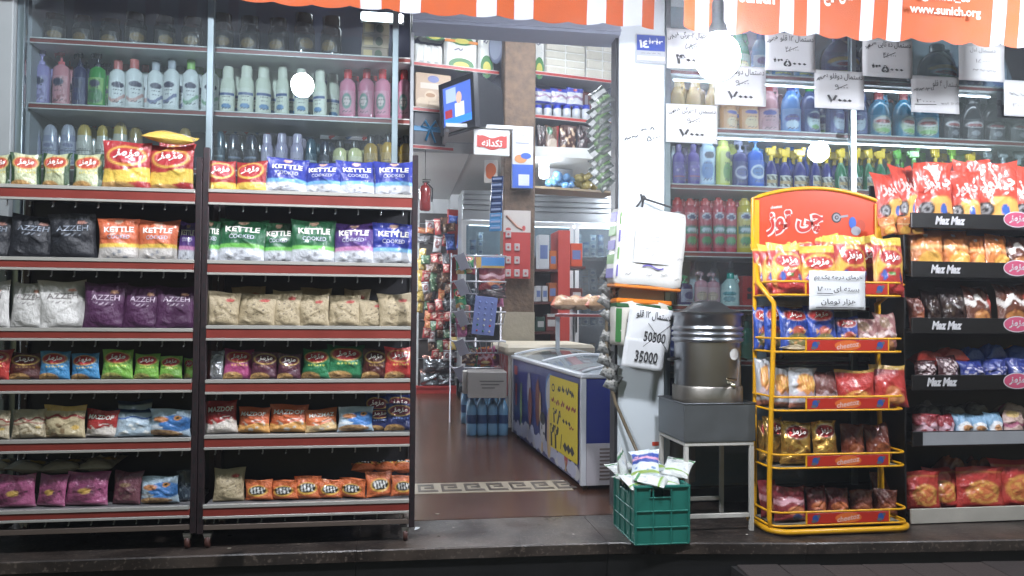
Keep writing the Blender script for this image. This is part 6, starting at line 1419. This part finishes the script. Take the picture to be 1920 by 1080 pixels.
qd(0, 0, 1, 1, -.012, 0); qd(.02, .03, .98, .2, -.0125, 1); qd(.05, .22, .3, .42, -.0125, 2); qd(.1, .6, .45, .95, -.0125, 3)
sc.ell(x0 + .55 * w, z0 + .66 * h, .05, .065, -.013, 16, 4); qd(.4, .2, .72, .54, -.0128, 5)
sc.build('screen', [emit('4a68c0', .9), emit('2a6ae0', 1.4), emit('a83c48', .7), emit('8fa0d8', 1.1), emit('c8a898', .9), emit('c0c8e0', 1.0)], tv)
a, b = P(835, 262, 8.1), P(960, 285, 8.1)
tag(MB().box((a.x, 8.0, zmz + .121 + .0), (b.x, 8.74, zmz + .16)).box((a.x, 8.1, zmz + .16), (a.x + .04, 8.74, p.z - .3)).build('tv_bracket', mat('b4b6b8', .45)), 'white bracket shelf carrying the television at the mezzanine edge', 'bracket')
# sign board with red ribbon shape
o, w, h = boxth('sign_board', 'white sign board with Persian word on a red ribbon below the television', 'sign', 889, 956, 242, 290, 7.95, .04, mat('b9b9b8', .5), R(3))
mb = MB(); pts = []
for i in range(13): x = -w * .42 + w * .84 * i / 12; pts.append((x, h * (.22 + .05 * math.sin(i / 12 * 9.4) + (.06 if i in (0, 12) else 0))))
mb.prism(pts + [(x, z - h * .46) for x, z in pts[::-1]], -.004, -.001, 0); put_text(mb, 'تکدانه', 0, -h * .02, w * .58, h * .28, -.006, 1, .03); mb.build('print', [mat('a4322c', .4), mat('d0c8c4', .4)], o)
p = P(920, 322, 8.3); o, w, h = boxth('poster', 'small orange and white poster left of the concrete pillar', 'poster', 908, 933, 300, 343, 8.3, .01, mat('c0bab4', .5)); mb = MB(); mb.ell(0, .02, w * .4, h * .3, -.002, 18, 0).ell(-.01, -.03, w * .3, h * .2, -.003, 14, 0); mb.build('print', mat('c8612c', .5), o)
# things on the concrete pillar
yp_ = YC - .09
o, w, h = boxth('hair_dye_box', 'tall white and blue box hanging on the concrete pillar', 'box', 961, 1000, 236, 352, yp_, .07, mat('b4b6bc', .45))
mb = MB().box((-w / 2, -.0025, -h / 2), (w / 2, -.0005, -h * .12), 0, c=0); mb.box((-w * .2, -.004, -h * .46), (w * .32, -.002, -h * .28), 1, c=0).ell(-w * .1, -.02, w * .3, h * .07, -.004, 16, 2).ell(w * .15, h * .02, w * .25, h * .05, -.0045, 16, 0); scribble(mb, -w * .3, h * .36, w * .3, h * .36, h * .06, .006, -.004, 4, 3, 9); mb.box((-w * .35, -.003, h * .22), (w * .3, -.001, h * .235), 3, c=0)
mb.build('print', [mat('2c52a8', .4), mat('b8bcc4', .4), mat('b07848', .4), mat('70748a', .5)], o)
o, w, h = boxth('display_card', 'red hanging display card with white top and small packets', 'display card', 944, 995, 394, 522, yp_, .008, mat('a3332f', .45))
mb = MB().box((-w / 2, -.003, h * .18), (w / 2, -.0005, h * .5), 0, c=0); mb.tube([(-w * .4, -.004, h * .42), (0, -.006, h * .26), (w * .2, -.006, h * .22)], .012, 6, 1).ell(-w * .32, h * .22, .03, .02, -.004, 12, 2).ell(w * .25, h * .24, .02, .03, -.004, 12, 2); mb.build('print', [mat('b4aca8', .45), mat('b88a78', .5), mat('b04a48', .4)], o)
for k, (i, j) in enumerate(((0, 3), (0, 2), (1, 2), (0, 1), (1, 1), (0, 0), (1, 0), (2, 0))):
    q = MB().box((-.03, -.018, -.04), (.03, -.004, .04), c=.004).build('sachet', mat('a8a0a0', .35), o, (-w * .32 + i * w * .32, 0, -h * .42 + j * h * .19)); mb = MB(); mb.ell(0, -.004, .014, .014, -.0185, 10, 0); mb.build('emblem', mat('9c3c40', .4), q)
for k in range(9):
    o, w, h = boxth('blade_card', 'navy blister card, %s of nine from top, left of the pillar' % ORD[k], 'blister card', 921 - k * .6 , 944 - k * .4, 330 + k * 11.5, 341 + k * 11.5, 8.2 - k * .004, .012, mat('22345c' if k < 6 else '4a84b4', .25), R(-30), 'blister cards hanging left of the concrete pillar')
    MB().box((-w * .4, -.004, -h * .1), (w * .4, -.001, h * .25)).build('label', mat('8a98b8', .3), o)
# wire rack with packets beside the pillar
yw = 7.75
xw0, xw1 = P(850, 600, yw).x, P(948, 600, yw).x
wr = thing('wire_rack', 'grey wire basket rack of packets beside the concrete pillar', 'rack', (xw0, yw, 0)); ww = xw1 - xw0
M_WIRE = mat('bcbcc4', .35, .6)
for x in (.0, ww * .5, ww):
    MB().tube([(x, .38, 0), (x, .38, P(900, 470, yw).z)], .008, 6).build('post', M_WIRE, wr)
for k, v in enumerate((480, 528, 585, 640, 690)):
    z = P(900, v, yw).z; zb_ = z - .12; mb = MB()
    mb.tube([(0, .38, z), (.0, .0, z), (ww, .0, z), (ww, .38, z)], .009, 6).tube([(.05, .38, zb_), (.08, .06, zb_), (ww - .02, .06, zb_), (ww - .02, .38, zb_)], .006, 6)
    for i in range(9): x = ww * i / 8; mb.tube([(x, .0, z), (.08 + (ww - .1) * i / 8, .06, zb_), (.08 + (ww - .1) * i / 8, .38, zb_)], .005, 5)
    t_ = mb.build('basket', M_WIRE, wr)
    MB().box((-.03, -.02, -.10), (.07, -.014, .07), c=.002, M=Matrix.Rotation(R(20), 4, 'X') @ Matrix.Rotation(R(-24), 4, 'Y')).build('label_holder', mat('8c8c98', .4), t_, (.06, .0, z - .05))
for k, (dz, u0, u1, v0, v1, lb) in enumerate((('wine', 894, 946, 500, 545, 'dark maroon packet hanging in the wire rack below a blue card'), ('deco3', 892, 946, 532, 560, 'dark brown packet lying in the wire rack'), ('m_green', 860, 890, 478, 502, 'green packet in the top wire basket'), ('deco', 862, 884, 570, 600, 'brown packet in the middle wire basket'), ('deco2', 866, 895, 652, 682, 'tan packet in the lower wire basket'), ('mini_p', 896, 925, 655, 684, 'small red packet in the lower wire basket'))):
    a, b = P(u0, v0, yw + .15), P(u1, v1, yw + .15); o = bag(dz, ((a.x + b.x) / 2, yw + (.02 if k < 2 else .2), b.z), b.x - a.x, a.z - b.z, .06, (-.1, 0, R(rnd.uniform(-10, 10))), name='packet'); tag(o, lb, 'packet')
g = random.Random(31); wd_ = 'green tan red dark blue orange pink grey'.split()
for k, (v0, us) in enumerate(((478, (866, 880, 910, 930)), (540, (866, 882, 916, 934)), (596, (868, 884)), (650, (884, 912, 930)), (700, (870, 890, 912, 934)))):
    for j, u in enumerate(us):
        dz = g.choice(['m_green', 'deco2', 'mini_p', 'deco3', 'royal', 'tort', 'pink', 'dblue']); y = yw + .24; a, b = P(u - 11, v0, y), P(u + 11, v0 + 36, y)
        o = bag(dz, ((a.x + b.x) / 2, y, b.z), b.x - a.x, a.z - b.z, .06, (-.15, R(g.uniform(-14, 14)), R(g.uniform(-25, 25))), name='packet')
        tag(o, 'packet in the %s wire basket, %s of %s from left at its back' % (['top', 'second', 'middle', 'fourth', 'lowest'][k], ORD[j], NUM[len(us)]), 'packet', 'packets in the wire rack')
o, w, h = boxth('header_card', 'blue and yellow header card over the maroon packet', 'card', 893, 946, 482, 502, yw - .02, .006, mat('3c7cb8', .4)); MB().box((-w * .5, -.003, -h * .5), (-w * .32, -.001, h * .5), c=0).box((-w * .3, -.003, -h * .5), (w * .5, -.001, -h * .3), c=0).build('print', mat('b8903c', .4), o)
o, w, h = boxth('blister_board', 'violet-blue card of small toys hanging on the wire rack', 'card', 888, 930, 556, 628, yw - .03, .008, mat('5a68a0', .4)); o.rotation_euler = (0, R(6), 0)
for i in range(3):
    for j in range(6): MB().lathe([(.011 * math.sin(math.pi * q / 4), -.011 * math.cos(math.pi * q / 4)) for q in range(5)], 8, (-w * .28 + i * w * .28, -.008, -h * .4 + j * h * .15)).build('toy', mat(['a82c30', '2c6a4a', 'b8b8b8', '7c8cc0', '6c7cb4', '7484bc'][j if j > 1 else (i + j) % 3], .3), o)
# red-backed peg shelf of hanging snacks at the left
o, w, h = boxth('peg_board', 'red peg board standing among the hanging snacks', 'peg board', 838, 879, 393, 680, 11.4, .03, mat('a2302a', .45), R(24))
a_ = P(838, 720, 11.4); o.scale.z = 1
kinds = {'hr': ('small red hanging packet', 'a02824', 'b8a090'), 'hb': ('small brown hanging packet', '5a3a26', 'a8845c'), 'hw': ('small white hanging packet', 'a8a8aa', '7c3c3c'), 'hg': ('small green hanging packet', '3a5c3a', 'a8b08a'), 'hk': ('small dark hanging packet', '241f22', '7a6a68'), 'hbl': ('small blue hanging packet', '1f3c8c', '4a6ab8'), 'ho': ('small orange hanging packet', 'b85a20', 'c08a4c'), 'hs': ('small grey hanging packet', '6c6c70', 'a8a8a8'), 'hy': ('small yellow hanging packet', 'b89a34', '8c8a80')}
for k, (d_, c1, c2) in kinds.items(): design(k, d_, (c1, ('ell', .5, .5, .34, .26, c2), ('spk', .2, .25, .8, .75, c1, 9, .6, ord(k[-1])), ('band', .84, .9, c2)) if k in ('hr', 'hw', 'ho', 'hbl') else (c1, ('spk', .1, .1, .9, .6, c2, 7, .9, ord(k[-1]))), ())
items = [('hw', 806, 412, 16, 24), ('ho', 806, 426, 15, 12), ('hr', 822, 410, 13, 30), ('hb', 831, 406, 14, 30), ('hbl', 849, 404, 18, 15), ('hb', 846, 418, 18, 16), ('hbl', 846, 437, 20, 32), ('hbl', 862, 438, 14, 28), ('hw', 819, 443, 16, 30), ('ho', 792, 426, 18, 12), ('hs', 790, 442, 16, 12), ('hs', 802, 442, 12, 16), ('hr', 832, 440, 10, 22),
         ('hy', 792, 466, 15, 20), ('hy', 792, 486, 15, 20), ('hy', 791, 506, 14, 20), ('hy', 790, 526, 14, 20), ('hy', 789, 546, 14, 20), ('hy', 787, 566, 12, 20)]
g = random.Random(12)
for r in range(5):
    for c_ in range(2): items.append((['hb', 'hy', 'hg', 'hs', 'hr'][g.randrange(5)], 850 + c_ * 13 + g.uniform(-3, 3), 560 + r * 23 + g.uniform(-4, 4), 16, 24))
cols = 'hr hb hw hg hk hb hr ho hk hs'.split()
for r in range(11):
    for c_ in range(4):
        if r > 8 and c_ < 1: continue
        items.append((cols[g.randrange(10)] if not (c_ == 0 and r in (6, 7)) else 'ho', 800 + c_ * 12.5 + g.uniform(-3, 3), 474 + r * 18 + g.uniform(-4, 4), g.uniform(13, 18), g.uniform(17, 24)))
bymat = {}
for it in items: bymat.setdefault(it[0], []).append(it)
for k, L_ in bymat.items():
    L_.sort(key=lambda e: (e[2], e[1]))
    for i, (dz, u, v, wp, hp) in enumerate(L_):
        y = 11.2 + g.uniform(-.15, .15) - (.6 if u < 800 and v > 460 else 0); a, b = P(u - wp / 2, v, y), P(u + wp / 2, v + hp, y)
        o = bag(dz, ((a.x + b.x) / 2, y, b.z), b.x - a.x, a.z - b.z, .05, (R(g.uniform(-12, 6)), R(g.uniform(-9, 9)), R(g.uniform(-30, 20))), name='hanging_packet')
        nm = ('%d%s' % (i + 1, 'th' if 10 < (i + 1) % 100 < 14 else {1: 'st', 2: 'nd', 3: 'rd'}.get((i + 1) % 10, 'th')))
        tag(o, '%s in the hanging snacks at the left, %s highest of %d' % (kinds[k][0], nm, len(L_)) if len(L_) > 1 else kinds[k][0] + ' among the hanging snacks at the left', 'hanging packet', 'snack packets hanging at the left inside the shop')
# pegboard stand carrying them
p0, p1 = P(786, 500, 11.5), P(842, 500, 11.5)
pb = thing('peg_stand', 'dark peg stand behind the hanging snack packets', 'rack', (p0.x, 11.5, 0))
MB().box((0, 0, 0), (p1.x - p0.x, .04, P(815, 400, 11.5).z)).build('board', mat('2c2624', .6), pb)
for k in range(8): z = P(815, 420 + k * 36, 11.5).z; MB().tube([(0, -.02, z), (p1.x - p0.x, -.02, z)], .006, 5).build('rail', M_WIRE, pb)
# silver bags on a red tray on the floor
pt = PZ(820, 738, 0)
rt = MB(); rt.box((-.3, 0, .05), (.32, .5, .075)).box((-.3, 0, 0), (.32, .02, .049)).box((-.3, -.01, .076), (.32, .01, .11)); rto = tag(rt.build('red_tray', mat('a03430', .45), None, (pt.x, pt.y, 0)), 'red floor tray with silver sacks at the far left of the shop', 'tray')
design('sack', 'silver sack', ('7c8084', ('band', .8, 1.1, 'a8786a'), ('spk', 0, 0, 1, .8, '54585c', 9, .6, 2)), (), 'foil')
for k, (dx, z, h) in enumerate(((-.1, .08, .25), (.12, .08, .25), (-.06, .30, .24), (.12, .30, .24))):
    o = bag('sack', (pt.x + dx, pt.y + .15, z), .30, h, .2, (-.1, 0, R(10 * k - 15)), name='sack'); tag(o, 'silver sack on the red floor tray, %s' % ['lower left', 'lower right', 'upper left', 'upper right'][k], 'sack', 'silver sacks on the red tray')
# red shelf end and cartons between the pillar and the fridges
yr_ = 9.2
xr0 = P(1004, 500, yr_).x; xr1 = P(1046, 500, yr_).x; xr2 = P(1068, 500, yr_).x; xr3 = P(1100, 500, yr_).x
gs = thing('gondola_shelf', 'dark shelving with red end post before the back fridges', 'shelving', (xr0, yr_, 0))
zr = lambda v: P(1040, v, yr_).z
MB().box((xr1 - xr0, -.02, .0), (xr2 - xr0, .45, zr(432))).build('end_post', mat('a83a30', .45, var=.05), gs)
for v in (505, 566, 622): MB().box((-.3, 0, zr(v) - .03), (xr1 - xr0 - .003, .42, zr(v))).build('shelf', mat('4c2420', .45), gs)
for v in (498, 566): MB().box((xr2 - xr0 + .003, .05, zr(v) - .03), (xr3 - xr0, .42, zr(v))).build('shelf', mat('4c2420', .45), gs)
MB().box((-.3, .43, 0), (xr1 - xr0 - .003, .45, zr(480)), c=0).build('back_panel', mat('3a2a28', .5), gs)
def gbox(name, label, cat, u0, u1, v0, vs, c, dep=.18, y=yr_ + .04):
    a, b = P(u0, v0, y), P(u1, v0, y); z = zr(vs) + .002; h = a.z - z
    o = MB().box((0, 0, 0), (b.x - a.x, dep, max(h, .03)), c=.004).build(name, mat(c, .4), None, (a.x, y, z)); tag(o, label, cat); w = b.x - a.x
    mb = MB(); mb.box((w * .15, -.002, h * .3), (w * .85, -.0005, h * .7), c=0); mb.build('label', mat('a8a8a8' if c[0] < '8' else '5a6a98', .4), o)
gbox('tub', 'white tub with blue label on the dark shelving', 'tub', 1010, 1030, 440, 505, 'b4b8be'); gbox('carton', 'orange carton right of the white tub on dark shelving', 'carton', 1031, 1044, 470, 505, 'a85a24')
gbox('carton', 'first small white carton below the dark upper shelf', 'carton', 1005, 1015, 536, 566, 'b0b0b4'); gbox('carton', 'second small white carton below the dark upper shelf', 'carton', 1017, 1027, 536, 566, 'b4b4b8'); gbox('carton', 'brown carton with orange label on dark shelving', 'carton', 1029, 1044, 530, 566, '8a4a20')
gbox('carton', 'dark green carton on the lowest dark shelf', 'carton', 1006, 1022, 594, 622, '2c4238'); gbox('carton', 'maroon carton on the lowest dark shelf', 'carton', 1024, 1044, 590, 622, '5a2420')
gbox('carton', 'orange checked carton with blue print right of the red post', 'carton', 1070, 1092, 456, 498, 'b84a2a', .18, yr_ + .1); gbox('jar', 'chocolate-brown jar right of the red post', 'jar', 1071, 1092, 540, 566, '5a2c24', .15, yr_ + .1)
for lb, n in LABELS.items():
    if len(n) > 1: print('SAME LABEL', lb, n)
